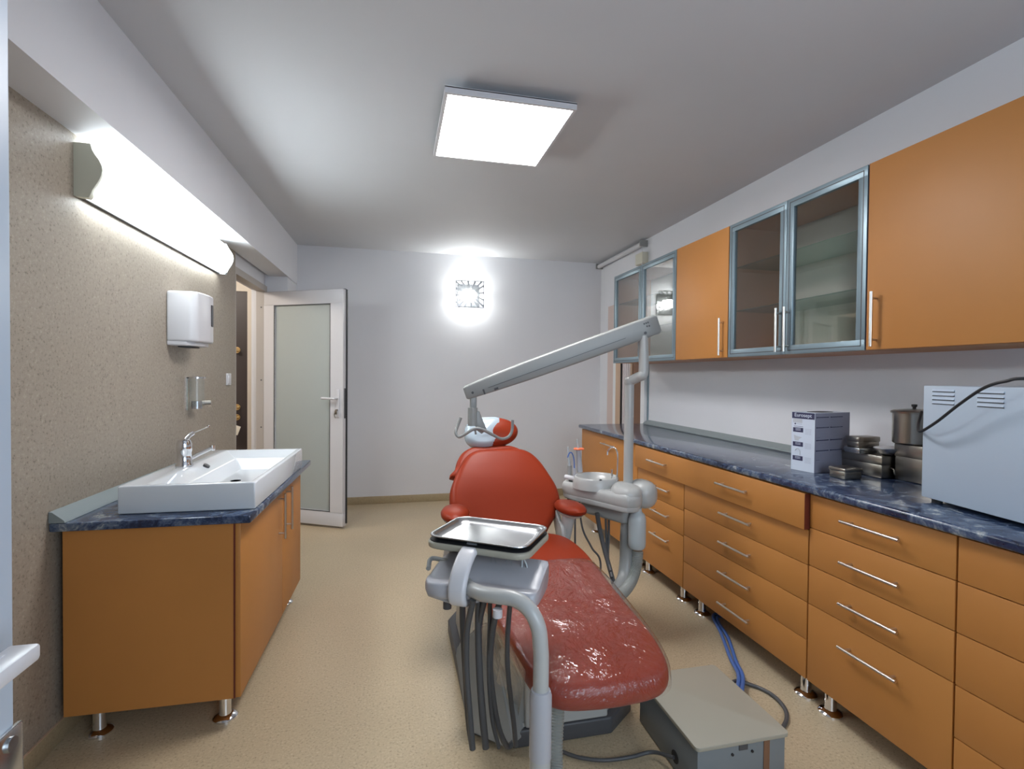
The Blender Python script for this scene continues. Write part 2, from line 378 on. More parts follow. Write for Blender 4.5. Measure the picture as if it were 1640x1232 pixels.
# entrance door in the hall
ed = thing('door_2', 'dark brown entrance door with brass knobs seen through the doorway', 'door', (-1.8, 5.06, 0)); ed['kind'] = 'structure'
obj('door_leaf', bx(-2.19, 5.03, 0, -1.285, 5.098, 2.02), 'brown', ed)
obj('door_frame', box(box(NB(), -1.284, 5.02, 0, -1.20, 5.098, 2.08), -2.25, 5.02, 2.021, -1.284, 5.098, 2.08), 'cream', ed)
for z in (1.495, .983, .892):
    b = NB(); cyl(b, (-1.37, 5.03, z), (-1.37, 5.018, z), .028); cyl(b, (-1.37, 5.018, z), (-1.37, 4.985, z), .012); cyl(b, (-1.37, 4.985, z), (-1.37, 4.97, z), .017)
    obj('knob', b, 'brass', ed)
kt = thing('key_bunch', 'keys with a cream paper tag hanging in the brown entrance door', 'keys', (-1.372, 4.96, .89))
obj('key', tube(NB(), [(-1.37, 4.972, .892), (-1.375, 4.955, .86), (-1.385, 4.96, .81)], .006), 'brass', kt)
obj('tag', box(NB(), -.03, -.002, -.04, .03, .002, .04, bev=.001, mat4=Matrix.Translation((-1.362, 4.957, .785))@Matrix.Rotation(.35, 4, 'Y')), 'paper', kt)

# near door leaf at the left edge
nd = thing('door_3', 'edge of an open white door beside the camera with a white lever', 'door', (-.33, .3, 0)); nd['kind'] = 'structure'
obj('door_leaf', bx(-.37, -.35, .02, -.304, .5, 2.2, bev=.003), 'white', nd)
nh = obj('door_handle', bx(-.304, .40, .9, -.298, .47, 1.13, bev=.002), 'pvc', nd)
b = NB(); box(b, -.283, .33, 1.066, -.262, .46, 1.079, bev=.003); cyl(b, (-.30, .44, 1.072), (-.275, .44, 1.072), .008)
obj('lever', b, 'pvc', nh)
b = NB(); box(b, -.3045, .47, .945, -.3005, .505, .995, bev=.003); cyl(b, (-.302, .488, .985), (-.298, .488, .985), .006, n=12)
obj('latch', b, 'steel', nd)

# ------------------------------------------------------------------ window in the right wall, far corner
X0 = XR-.0005
wn = thing('window_1', 'brown wooden window with pale reveals in the far right corner', 'window', (XR, 4.7, 0)); wn['kind'] = 'structure'
def wp(name, ya, yb, za, zb, x, m): return obj(name, bx(X0-x, ya, za, X0, yb, zb), m, wn)
wp('jamb', 4.86, 5.02, .0, 2.02, .012, 'pink'); wp('jamb', 4.78, 4.86, 0, 2.0, .02, 'white_trim'); wp('post', 4.66, 4.775, 0, 2.0, .03, 'tan'); wp('seal', 4.655, 4.66, 0, 2.0, .032, 'black')
b = NB()
for i in range(9): box(b, X0-.014-(i % 2)*.006, 4.45+i*.0225, .0, X0, 4.45+(i+1)*.0225, 2.0)
obj('blind', b, 'stripe', wn)
wp('post', 4.412, 4.448, 0, 2.0, .03, 'tan'); wp('post', 4.24, 4.41, 0, 2.0, .024, 'wood'); wp('jamb', 4.17, 4.238, 0, 2.1, .03, 'white_trim')
rb = thing('roller_blind', 'white roller blind tube under the ceiling in the right corner', 'blind', (XR-.03, 4.7, 2.45))
obj('tube', cyl(NB(), (XR-.045, 4.21, 2.475), (XR-.045, 5.2, 2.475), .022), 'pvc', rb)
for y in (4.195, 5.2): obj('bracket', bx(XR-.075, y, 2.45, XR, y+.015, 2.505), 'grey', rb)
obj('chain', cyl(NB(), (XR-.05, 4.203, 2.45), (XR-.05, 4.203, 1.95), .003, n=8), 'pvc', rb)
sn = tag(obj('motion_sensor', bx(XR-.06, 4.18, 2.30, XR, 4.32, 2.40, bev=.006), 'sensor'), 'small ivory box on the wall above the far glass cabinet', 'sensor')
struct('trim_wall_strip', bx(XR-.008, 4.14, .88, XR, 4.16, 1.41), 'alu')

# ------------------------------------------------------------------ lamps
pn = thing('ceiling_panel_light', 'square glowing panel light mounted on the ceiling', 'ceiling light', (.49, 2.47, CEIL))
px0, py0, px1, py1, pz = .200, 2.150, .778, 2.790, 2.458
b = NB()
for a in ((px0, py0, pz, px1, py0+.014, pz+.028), (px0, py1-.014, pz, px1, py1, pz+.028), (px0, py0+.014, pz, px0+.014, py1-.014, pz+.028), (px1-.014, py0+.014, pz, px1, py1-.014, pz+.028)): box(b, *a)
box(b, px0, py0, pz+.024, px1, py1, pz+.030)
obj('frame', b, 'pvc', pn)
obj('diffuser', bx(px0+.013, py0+.013, pz+.003, px1-.013, py1-.013, pz+.012), 'led', pn)
for y in (py0+.06, py1-.10): obj('bracket', bx(px0+.06, y, pz+.03, px1-.06, y+.04, CEIL), 'grey', pn)

ml = thing('wall_lamp', 'long glowing lamp with beige end caps high on the left wall', 'wall light', L(0, 2.9, 2.0))
def cap_prof(s=1.0):  # (out from wall, z)
    return [(0, 1.920), (.046, 1.916), (.052, 1.928), (.058, 1.944), (.068, 1.962), (.079, 1.98), (.087, 2.0), (.090, 2.018), (.088, 2.036), (.080, 2.055), (.068, 2.073), (.058, 2.09), (.053, 2.112), (0, 2.112)]
def extrude_prof(prof, ya, yb, dx=0):
    b = NB(); A = [b.verts.new(L(max(x-dx, 0) if x else 0, ya, z)) for x, z in prof]; B = [b.verts.new(L(max(x-dx, 0) if x else 0, yb, z)) for x, z in prof]; n = len(prof)
    for i in range(n): b.faces.new((A[i], A[(i+1) % n], B[(i+1) % n], B[i]))
    b.faces.new(A[::-1]); b.faces.new(B); bmesh.ops.recalc_face_normals(b, faces=b.faces); return b
obj('end_cap', extrude_prof(cap_prof(), 2.14, 2.165), 'lampend', ml)
obj('end_cap', extrude_prof(cap_prof(), 3.585, 3.61), 'bottle', ml)
dp = [(.018, 1.93), (.058, 1.93), (.064, 1.944), (.074, 1.962), (.085, 1.98), (.093, 2.0), (.096, 2.018), (.094, 2.036), (.086, 2.055), (.074, 2.073), (.064, 2.09), (.058, 2.1), (.018, 2.1)]
obj('diffuser', extrude_prof(dp, 2.165, 3.585), 'lampglow', ml)
obj('back_plate', lbx(.001, 2.165, 1.922, .017, 3.585, 2.11), 'dgrey', ml)

sc = thing('wall_sconce', 'bright patterned square sconce on the back wall', 'wall light', (.745, YB, 2.1))
SX, SZ = .742, 2.105
obj('back_plate', bx(SX-.11, YB-.012, SZ-.11, SX+.11, YB, SZ+.11), 'steel', sc)
b = NB(); lathe(b, [(0, -.045), (.05, -.04), (.075, -.02), (.08, 0), (.075, .02), (.05, .04), (0, .045)], (SX, YB-.062, SZ)); obj('bulb', b, 'bulb', sc)
b = NB(); y = YB-.118
for a in ((SX-.145, y, SZ+.128, SX+.145, y+.004, SZ+.136), (SX-.145, y, SZ-.136, SX+.145, y+.004, SZ-.128), (SX-.145, y, SZ-.13, SX-.137, y+.004, SZ+.13), (SX+.137, y, SZ-.13, SX+.145, y+.004, SZ+.13)): box(b, *a)
rs = random.Random(3)
for i in range(16):
    a = 2*PI*i/16+.1; c0 = .06; c1 = .19
    p0 = Vector((SX+c0*math.cos(a), y, SZ+c0*math.sin(a))); p1 = Vector((SX+max(-.14, min(.14, c1*math.cos(a))), y, SZ+max(-.13, min(.13, c1*math.sin(a)))))
    d = (p1-p0).normalized(); s = Vector((-d.z, 0, d.x)); w0, w1 = .002, .007+rs.random()*.007
    vs = [b.verts.new(p+Vector((0, yy, 0))) for yy in (0, .003) for p in (p0-s*w0, p0+s*w0, p1+s*w1, p1-s*w1)]
    for f in ((0, 1, 2, 3), (7, 6, 5, 4), (0, 4, 5, 1), (1, 5, 6, 2), (2, 6, 7, 3), (3, 7, 4, 0)): b.faces.new([vs[k] for k in f])
for a in ((SX-.14, YB-.118, SZ-.005, SX-.136, YB-.012, SZ+.005), (SX+.136, YB-.118, SZ-.005, SX+.14, YB-.012, SZ+.005)): box(b, *a)
obj('shade', b, 'steel', sc)

# ------------------------------------------------------------------ left vanity
def leg(bmm, x, y, h=.1, r=.02, fr_=.042):
    lathe(bmm, [(0, 0), (fr_, 0), (fr_*1.0, .006), (fr_*.85, .012), (r*1.05, .018), (r, .022), (r, h), (0, h)], (x, y, 0), n=24); return bmm
def bar_handle(bmm, p0, p1, out, r=.006, stand=.028):
    p0, p1, out = Vector(p0), Vector(p1), Vector(out); d = (p1-p0)
    cyl(bmm, p0+out*stand, p1+out*stand, r, n=12)
    for f in (.12, .88): q = p0+d*f; cyl(bmm, q, q+out*stand, r*.8, n=10)
    return bmm
vc = thing('vanity_cabinet', 'orange two-door cabinet under the white sink', 'cabinet', L(.31, 2.57, 0))
obj('body', lbx(.03, 2.015, .10, .568, 3.12, .745), 'orange', vc)
for ya, yb, hy in ((2.016, 2.675, 2.60), (2.679, 3.12, 2.755)):
    d = obj('door', lbx(.570, ya, .102, .588, yb, .742, bev=.0012), 'orange', vc)
    o = (LF.to_3x3()@Vector((1, 0, 0)))
    obj('handle', bar_handle(NB(), L(.588, hy, .50), L(.588, hy, .715), o), 'brush', d)
obj('edge', lbx(.565, 2.0125, .101, .5705, 2.016, .744), 'edge', vc)
for x, y in ((.11, 2.07), (.52, 2.07), (.11, 3.05), (.52, 3.05)):
    q = L(x, y, 0); obj('leg', leg(NB(), q.x, q.y), 'chrome', vc)
ct = NB(); box(ct, 0.002, 1.992, .745, .628, 3.22, .775, bev=.006, mat4=LF)
tag(obj('countertop', ct, 'marble'), 'short blue marbled countertop under the white sink', 'countertop')
b = NB()
prof = [(.002, .776), (.05, .776), (.046, .784), (.012, .812), (.002, .814)]
A = [b.verts.new(L(x, 1.993, z)) for x, z in prof]; B = [b.verts.new(L(x, 3.21, z)) for x, z in prof]
for i in range(5): b.faces.new((A[i], A[(i+1) % 5], B[(i+1) % 5], B[i]))
b.faces.new(A[::-1]); b.faces.new(B); bmesh.ops.recalc_face_normals(b, faces=b.faces)
tag(obj('splash_trim', b, 'strip'), 'grey trim profile between short blue countertop and beige wall', 'trim')
# sink
def sink_mesh(x0, y0, x1, y1, z0, z1):
    b = bmesh.new(); ix0, iy0, ix1, iy1 = x0+.085, y0+.022, x1-.022, y1-.03; zb = z0+.022
    def loop(a, c, d, e, z): return [b.verts.new((a, c, z)), b.verts.new((d, c, z)), b.verts.new((d, e, z)), b.verts.new((a, e, z))]
    Ls = [loop(x0, y0, x1, y1, z0), loop(x0, y0, x1, y1, z1), loop(ix0, iy0, ix1, iy1, z1), loop(ix0+.07, iy0+.10, ix1-.025, iy1-.08, z1-.035), loop(ix0+.11, iy0+.20, ix1-.05, iy1-.14, zb)]
    for P, Q in zip(Ls, Ls[1:]):
        for i in range(4): j = (i+1) % 4; b.faces.new((P[i], P[j], Q[j], Q[i]))
    b.faces.new(Ls[0][::-1]); b.faces.new(Ls[-1]); bmesh.ops.recalc_face_normals(b, faces=b.faces)
    bmesh.ops.bevel(b, geom=b.edges[:], offset=.006, segments=3, profile=.5, affect='EDGES', clamp_overlap=True)
    return join(NB(), b, LF)
sk = thing('wash_basin', 'white rectangular ceramic sink on the short blue countertop', 'sink', L(.39, 2.52, .775))
obj('basin', sink_mesh(.165, 2.075, .622, 2.985, .776, .878), 'ceramic', sk)
b = NB(); cyl(b, L(.285, 2.56, .856), L(.292, 2.56, .868), .014, n=20); obj('overflow', b, 'dgrey', sk)
b = NB(); cyl(b, L(.42, 2.53, .792), L(.42, 2.53, .798), .022, n=20); obj('drain', b, 'chrome', sk)
fc = thing('faucet', 'chrome mixer tap with long thin lever on white sink', 'faucet', L(.225, 2.5, .879))
FB = L(.225, 2.49, .879)
obj('body', lathe(NB(), [(0, 0), (.034, 0), (.034, .006), (.030, .012), (.027, .055), (.030, .066), (.030, .095), (.024, .112), (0, .120)], FB), 'chrome', fc)
b = NB(); tube(b, [FB+Vector((.01, .02, .025)), at(338, 718, 2.70)], .0095, smooth=False); e_ = at(340, 717, 2.705); cyl(b, e_+Vector((0, 0, .012)), e_-Vector((0, 0, .014)), .012)
obj('spout', b, 'chrome', fc)
b = NB(); tube(b, [FB+Vector((0, 0, .108)), FB+Vector((.006, .03, .125)), FB+Vector((.012, .06, .135))], .010)
tube(b, [FB+Vector((.012, .06, .135)), at(333, 684, 2.78)], .0035, smooth=False); q = at(334, 683, 2.79); lathe(b, [(0, -.008), (.008, -.004), (.008, .004), (0, .008)], q, n=12)
obj('lever', b, 'chrome', fc)

# ------------------------------------------------------------------ things on the left wall
td = thing('towel_dispenser', 'white paper towel dispenser on the beige wall above the sink', 'dispenser', L(0, 3.0, 1.42))
b = NB(); P = [(0, 2.87), (.11, 2.872), (.138, 2.89), (.150, 2.94), (.155, 3.0), (.150, 3.07), (.13, 3.12), (.10, 3.13), (0, 3.13)]
prism(b, P, 1.445, 1.700, bev=.012, mat4=LF)
obj('cover', b, 'pvc', td)
b = NB(); prism(b, [(0, 2.875), (.09, 2.878), (.12, 2.91), (.13, 3.0), (.12, 3.09), (.09, 3.12), (0, 3.125)], 1.425, 1.45, mat4=LF, bev=.006); obj('base', b, 'pvc', td)
b = NB(); prism(b, [(.03, 2.93), (.085, 2.95), (.098, 3.0), (.085, 3.06), (.03, 3.07)], 1.418, 1.428, mat4=LF); obj('slot', b, 'black', td)
obj('window', lbx(.1535, 3.025, 1.535, .1575, 3.05, 1.65, bev=.001), 'dgrey', td)
obj('lock', cyl(NB(), L(.03, 3.0, 1.698), L(.03, 3.0, 1.715), .007, n=10), 'wood', td)
sd = thing('soap_dispenser', 'empty clear soap dispenser with chrome top under the towel dispenser', 'dispenser', L(0, 3.12, 1.08))
obj('container', lathe(NB(), [(0, 1.10), (.037, 1.10), (.037, 1.255), (.034, 1.255), (.034, 1.105), (0, 1.105)], L(.045, 3.135, 0)), 'clear', sd)
obj('lid', lathe(NB(), [(0, 1.256), (.042, 1.256), (.042, 1.264), (.02, 1.27), (0, 1.27)], L(.045, 3.135, 0)), 'chrome', sd)
b = NB(); lathe(b, [(0, 1.088), (.026, 1.088), (.026, 1.13), (0, 1.132)], L(.045, 3.135, 0), n=20); obj('cup', b, 'steel', sd)
b = NB(); cyl(b, L(.06, 3.16, 1.12), L(.10, 3.18, 1.12), .012, n=14); obj('push_button', b, 'darksteel', sd)
obj('wall_bracket', lbx(.0, 3.105, 1.08, .004, 3.125, 1.262), 'chrome', sd)
ls = thing('light_switch', 'small white light switch at the end of the beige wall', 'switch', L(0, 3.79, 1.24))
obj('plate', lbx(0, 3.75, 1.205, .010, 3.83, 1.285, bev=.003), 'pvc', ls); obj('rocker', lbx(.010, 3.765, 1.22, .014, 3.815, 1.27, bev=.001), 'pvc', ls)

# ------------------------------------------------------------------ right base cabinets
XF = 1.588
def base_unit(name, label, ya, yb, fronts, legs_y, front_x=XF):
    """fronts: list of (z0, z1, handles [(ya,yb,z)], xproud)"""
    r = thing(name, label, 'cabinet', ((XF+2.1)/2, (ya+yb)/2, 0), 'orange base cabinets under the long worktop')
    obj('body', bx(XF+.020, ya+.001, .10, 2.12, yb-.001, .838), 'orange', r)
    for z0, z1, hs, pr in fronts:
        d = obj('drawer' if len(fronts) > 1 else 'door', bx(XF-pr, ya+.0018, z0+.0015, XF+.019, yb-.0018, z1-.0015, bev=.0012), 'orange', r)
        for h0, h1, hz in hs: obj('handle', bar_handle(NB(), (XF-pr, h0, hz), (XF-pr, h1, hz), (-1, 0, 0), r=.0055), 'brush', d)
    for y in legs_y:
        for x in (XF+.055, 2.05): obj('leg', leg(NB(), x, y), 'chrome', r)
    return r
base_unit('base_cabinet', 'orange base cabinet with full-height door at the far end of the worktop', 3.128, 4.17, [(.10, .836, [(3.48, 3.70, .773)], 0)], (3.2, 3.95))
db = thing('drawer_cabinet', 'wide orange drawer cabinet with two handles on its long top drawer', 'cabinet', (1.85, 2.4, 0), 'orange base cabinets under the long worktop')
obj('body', bx(XF+.020, 1.684, .10, 2.12, 3.124, .838), 'orange', db)
d = obj('long_drawer', bx(XF-.022, 1.683, .694, XF+.019, 3.124, .836, bev=.0015), 'orange', db)
for h0, h1 in ((1.995, 2.215), (2.70, 2.915)): obj('handle', bar_handle(NB(), (XF-.022, h0, .770), (XF-.022, h1, .770), (-1, 0, 0), r=.0055), 'brush', d)
obj('edge', bx(XF-.0215, 1.6815, .695, XF+.018, 1.683, .835), 'edge', db)
for ya, yb, zs, hy in ((1.684, 2.564, (.10, .256, .405, .553, .692), (1.99, 2.215)), (2.567, 3.124, (.10, .393, .536, .692), (2.70, 2.91))):
    for z0, z1 in zip(zs, zs[1:]):
        d = obj('drawer', bx(XF, ya+.0015, z0+.0015, XF+.019, yb-.0015, z1-.0015, bev=.0012), 'orange', db)
        hz = (z0+z1)/2 if z1-z0 < .2 else z1-.075
        obj('handle', bar_handle(NB(), (XF, hy[0], hz), (XF, hy[1], hz), (-1, 0, 0), r=.0055), 'brush', d)
for y in (1.74, 2.46, 2.64, 3.06):
    for x in (XF+.055, 2.05): obj('leg', leg(NB(), x, y), 'chrome', db)
base_unit('drawer_cabinet', 'orange four-drawer cabinet left of the white appliance', 1.144, 1.680, [(.10, .405, [(1.295, 1.515, .322)], 0), (.405, .556, [(1.295, 1.515, .478)], 0), (.556, .704, [(1.295, 1.515, .627)], 0), (.704, .836, [(1.295, 1.515, .775)], 0)], (1.2, 1.62))
base_unit('drawer_cabinet', 'orange five-drawer cabinet cut off by the right edge of the view', .35, 1.141, [(.10, .250, [], 0), (.250, .403, [], 0), (.403, .556, [], 0), (.556, .704, [], 0), (.704, .836, [], 0)], (.42, 1.07))
b = NB(); box(b, XF-.028, .33, .842, 2.195, 4.185, .872, bev=.009, seg=3)
tag(obj('worktop', b, 'marble'), 'long blue marbled worktop over the orange base cabinets', 'worktop')
b = NB(); prof = [(XR-.002, .873), (XR-.055, .873), (XR-.052, .882), (XR-.014, .905), (XR-.002, .907)]
A = [b.verts.new((x, .35, z)) for x, z in prof]; B = [b.verts.new((x, 4.14, z)) for x, z in prof]
for i in range(5): b.faces.new((A[i], A[(i+1) % 5], B[(i+1) % 5], B[i]))
b.faces.new(A[::-1]); b.faces.new(B); bmesh.ops.recalc_face_normals(b, faces=b.faces)
tag(obj('splash_trim', b, 'strip'), 'long grey trim profile along the back of the long worktop', 'trim')

# ------------------------------------------------------------------ wall cabinets
WX, WZ0, WZ1 = 1.85, 1.402, 2.148
def solid_unit(label, ya, yb, hy):
    r = thing('wall_cabinet', label, 'cabinet', (2.0, (ya+yb)/2, WZ0), 'wall cabinets above the long worktop')
    obj('body', bx(WX+.019, ya+.001, WZ0, XR-.001, yb-.001, WZ1), 'orange', r)
    d = obj('door', bx(WX, ya+.0018, WZ0+.001, WX+.018, yb-.0018, WZ1-.001, bev=.0012), 'orange', r)
    obj('handle', bar_handle(NB(), (WX, hy, 1.415), (WX, hy, 1.63), (-1, 0, 0)), 'brush', d)
    obj('edge', bx(WX+.0005, yb-.0016, WZ0+.001, WX+.018, yb-.0004, WZ1-.001), 'edge', r)
    return r
def glass_unit(label, ya, yb, hys):
    r = thing('glass_cabinet', label, 'cabinet', (2.0, (ya+yb)/2, WZ0), 'wall cabinets above the long worktop')
    b = NB(); t = .016
    box(b, WX+.022, ya+.001, WZ0, XR-.001, ya+t, WZ1); box(b, WX+.022, yb-t, WZ0, XR-.001, yb-.001, WZ1)
    box(b, WX+.022, ya+t, WZ0, XR-.001, yb-t, WZ0+t); box(b, WX+.022, ya+t, WZ1-t, XR-.001, yb-t, WZ1); obj('body', b, 'inside', r); obj('back_panel', bx(XR-.008, ya+t, WZ0+t, XR-.001, yb-t, WZ1-t), 'backpanel', r)
    ym = (ya+yb)/2
    for z in (1.66, 1.905): 
        obj('shelf', bx(WX+.04, ya+t+.001, z, XR-.012, yb-t-.001, z+.006), 'shelfglass', r)
    for i, (a, c) in enumerate(((ya+.002, ym-.0015), (ym+.0015, yb-.002))):
        b = NB(); f = .042; z0, z1 = WZ0+.001, WZ1-.001; x0, x1 = WX, WX+.02
        box(b, x0, a, z0, x1, c, z0+f, bev=.001); box(b, x0, a, z1-f, x1, c, z1, bev=.001); box(b, x0, a, z0+f, x1, a+f, z1-f, bev=.001); box(b, x0, c-f, z0+f, x1, c, z1-f, bev=.001)
        d = obj('door', b, 'alu', r)
        b = NB(); g = .016; e = .004
        for q in ((a+g, z0+g, c-g, z0+g+e), (a+g, z1-g-e, c-g, z1-g), (a+g, z0+g, a+g+e, z1-g), (c-g-e, z0+g, c-g, z1-g)): box(b, x0-.0006, q[0], q[1], x0+.001, q[2], q[3])
        obj('groove', b, 'dgrey', d)
        obj('pane', bx(x0+.008, a+f-.004, z0+f-.004, x0+.012, c-f+.004, z1-f+.004), 'glass', d)
        if hys[i]: obj('handle', bar_handle(NB(), (WX, hys[i], 1.415), (WX, hys[i], 1.63), (-1, 0, 0)), 'brush', d)
    return r
glass_unit('far aluminium-framed glass wall cabinet partly behind the lamp arm', 3.124, 4.125, (None, None))
solid_unit('narrow orange wall cabinet between the two glass cabinets', 2.568, 3.120, 2.61)
glass_unit('nearer glass wall cabinet with two handles and visible glass shelves', 1.694, 2.564, (2.105, 2.160))
solid_unit('large orange wall cabinet above the white appliance', .75, 1.690, 1.645)

# ------------------------------------------------------------------ things on the worktop
WT = .8725
def local_frame(p, ang): return Matrix.Translation(p)@Matrix.Rotation(ang, 4, 'Z')
CM = local_frame((1.792, 1.876, WT), math.radians(11))   # local x = away to the wall, local y = along worktop
ca = thing('carton', 'white and lilac printed cardboard box standing on the long worktop', 'box', (1.9, 1.95, WT))
b = NB(); box(b, 0, 0, 0, .235, .112, .262); ob = obj('carton_body', b, ['card', 'cardside'], ca)
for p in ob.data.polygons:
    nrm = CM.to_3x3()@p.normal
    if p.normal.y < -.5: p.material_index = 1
ob.data.transform(CM)
b = NB()
prism(b, rrect(.05, .02, .17, .09, .03), .2622, .2632, mat4=CM); obj('top_opening', b, 'black', ca)
def fbx(bmm, y0, z0, y1, z1, m4=CM): return box(bmm, -.0006, y0, z0, .0, y1, z1, mat4=m4)   # on the narrow face
def sbx(bmm, x0, z0, x1, z1, m4=CM): return box(bmm, x0, -.0006, z0, x1, .0, z1, mat4=m4)   # on the wide face
b = NB(); fbx(b, .002, .233, .110, .261)
for z in (.172, .108, .045): prism(b, [(.055, z), (.100, z), (.104, z+.004), (.104, z+.0195), (.055, z+.0195)] if False else [(-.104, 0), (-.055, 0), (-.055, .02), (-.104, .02)], 0, .0006, mat4=CM@Matrix(((0, 0, -1, 0), (-1, 0, 0, 0), (0, 1, 0, z), (0, 0, 0, 1))))
cyl(b, CM@Vector((-.0008, .094, .209)), CM@Vector((0, .094, .209)), .0035, n=12); fbx(b, .062, .2085, .092, .2092)
obj('print', b, 'ink', ca)
b = NB()
for z in (.172, .108, .045):
    for i in range(5): fbx(b, .016, z-.006+i*.0055, .046, z-.0052+i*.0055)
fbx(b, .056, .196, .1, .199)
obj('print', b, 'inkgrey', ca)
b = NB(); fbx(b, .06, .214, .105, .232); tube(b, [CM@Vector((-.0008, y, z)) for y, z in ((.068, .070), (.068, .088), (.075, .097), (.085, .097), (.092, .088))], .0018, n=8)
prism(b, [(.060, .150), (.075, .140), (.075, .133), (.095, .133), (.1, .158), (.085, .154)], 0, .0006, mat4=CM@Matrix(((0, 0, -1, 0), (1, 0, 0, 0), (0, 1, 0, 0), (0, 0, 0, 1))))
obj('print', b, 'cgrey', ca)
TM = CM@Matrix(((0, 0, -1, -.0009), (-1, 0, 0, .0565), (0, 1, 0, .2485), (0, 0, 0, 1)))
obj('print', text_bm('Eurosept', .023, TM), 'card', ca)
b = NB()
for z in (.181, .117, .054):
    for dz in (.0, .006): box(b, -.0009, .066, z-.001+dz, -.0003, .092, z+.001+dz, mat4=CM)
obj('print', b, 'card', ca)
b = NB()
for x0, zs in ((.012, (.243, .198, .142, .096)), (.105, (.243, .198, .142, .096))):
    for z in zs:
        cyl(b, CM@Vector((x0, -.0008, z)), CM@Vector((x0, 0, z)), .003, n=10); sbx(b, x0+.003, z-.0018, x0+.08, z+.0018)
for z in (.153, .055): sbx(b, .010, z, .035, z+.0012)
obj('print', b, 'ink', ca)
b = NB(); rs = random.Random(5)
for x0 in (.012, .105):
    for i in range(26):
        z = .236-i*.0075; sbx(b, x0, z, x0+.03+rs.random()*.045, z+.0011)
obj('print', b, 'inkgrey', ca)

def steel_box(name, label, x0, y0, z0, x1, y1, z1, lid=.3, m='darksteel', handle=False, rot=0, grp=None):
    r = thing(name, label, 'metal box', ((x0+x1)/2, (y0+y1)/2, z0), 'steel instrument containers beside the carton')
    T = Matrix.Translation(((x0+x1)/2, (y0+y1)/2, 0))@Matrix.Rotation(rot, 4, 'Z')@Matrix.Translation((-(x0+x1)/2, -(y0+y1)/2, 0))
    zl = z1-(z1-z0)*lid
    obj('body', box(NB(), x0+.002, y0+.002, z0, x1-.002, y1-.002, zl+.004, bev=.006, mat4=T), m, r)
    obj('lid', box(NB(), x0, y0, zl, x1, y1, z1, bev=.004, mat4=T), m, r)
    if handle:
        b = NB(); xc = (x0+x1)/2; zc = (z0+zl)/2+.005
        tube(b, [T@Vector(p) for p in ((xc-.04, y0, zc+.012), (xc-.04, y0-.014, zc+.006), (xc-.035, y0-.018, zc-.015), (xc+.035, y0-.018, zc-.015), (xc+.04, y0-.014, zc+.006), (xc+.04, y0, zc+.012))], .0028, n=8)
        obj('handle', b, m, r)
        obj('latch', box(NB(), xc-.012, y0-.004, zl-.012, xc+.012, y0, zl+.012, bev=.001, mat4=T), m, r)
    return r
steel_box('instrument_box', 'large aged steel instrument box with a wire handle', 1.972, 1.715, WT, 2.145, 1.985, .966, .42, handle=True)
steel_box('instrument_box', 'small steel box in front of the large one, by the worktop edge', 1.795, 1.722, WT, 1.885, 1.805, .918, .35)
steel_box('instrument_box', 'steel box under the pot, next to the white appliance', 2.02, 1.49, WT, 2.17, 1.705, 1.022, .35, handle=True)
steel_box('instrument_box', 'flat shiny steel box lying on the large instrument box', 1.938, 1.79, .967, 2.06, 1.87, .990, .9, m='steel')
steel_box('instrument_box', 'topmost small steel box of the stack', 1.945, 1.800, .991, 2.06, 1.868, 1.036, .5)
ds = obj('kidney_dish', lathe(NB(), [(0, .968), (.03, .968), (.046, .976), (.058, .995), (.062, .997), (.062, .994), (.048, .974), (.03, .966), (0, .966)][::-1], (2.055, 1.738, .0012), n=36, sx=1.42, sy=.80), 'dish')
tag(ds, 'shiny oval steel dish on the large instrument box', 'dish', 'steel instrument containers beside the carton')
pt = thing('steel_pot', 'round lidded steel pot standing on a box beside the white appliance', 'pot', (2.06, 1.69, 1.023), 'steel instrument containers beside the carton')
PC = (2.075, 1.668, 0)
obj('body', lathe(NB(), [(0, 1.0235), (.069, 1.0235), (.073, 1.028), (.073, 1.148), (0, 1.148)], PC), 'darksteel', pt)
obj('lid', lathe(NB(), [(.0, 1.148), (.079, 1.148), (.080, 1.155), (.070, 1.160), (.02, 1.166), (0, 1.166)], PC), 'darksteel', pt)
obj('knob', lathe(NB(), [(0, 1.165), (.006, 1.165), (.006, 1.172), (.010, 1.176), (.010, 1.184), (0, 1.185)], PC, n=16), 'black', pt)

AM = Matrix.Translation((1.758, 1.383, 0))@Matrix.Rotation(math.radians(-9.4), 4, 'Z')  # local -y along the visible face, +x into depth
ac = thing('sterilizer', 'white metal appliance with vent slots at the right end of the worktop', 'appliance', (1.9, 1.0, WT))
obj('housing', box(NB(), 0, -.62, .888, .40, 0, 1.266, bev=.003, mat4=AM), 'white', ac)
for i in range(3):
    y = -.075-i*.155; b = NB(); c = NB()
    for j in range(4):
        z = 1.245-j*.0135; box(b, -.0007, y-.04, z, .0015, y+.04, z+.004, mat4=AM)
        prism(c, [(0, 0), (-.004, -.001), (0, .006)], y-.04, y+.04, mat4=AM@Matrix(((1, 0, 0, 0), (0, 0, 1, 0), (0, 1, 0, z+.004), (0, 0, 0, 1))))
    v_ = obj('vent', b, 'dgrey', ac); obj('louver', c, 'white', v_)
for x, y in ((.03, -.03), (.37, -.03), (.03, -.59), (.37, -.59)): obj('foot', cyl(NB(), AM@Vector((x, y, WT)), AM@Vector((x, y, .889)), .015, n=16), 'black', ac)
b = NB(); tube(b, [at(1476, 660, 1.50), at(1471, 680, 1.45), at(1474, 691, 1.36), at(1500, 676, 1.28), at(1536, 648, 1.20), at(1575, 622, 1.12), at(1610, 611, 1.06), at(1660, 607, 1.0), Vector((1.80, .80, 1.2705)), Vector((1.95, .6, 1.2705))], .0045)
tag(obj('power_cord', b, 'black'), 'black power cord curling over the white appliance', 'cord')

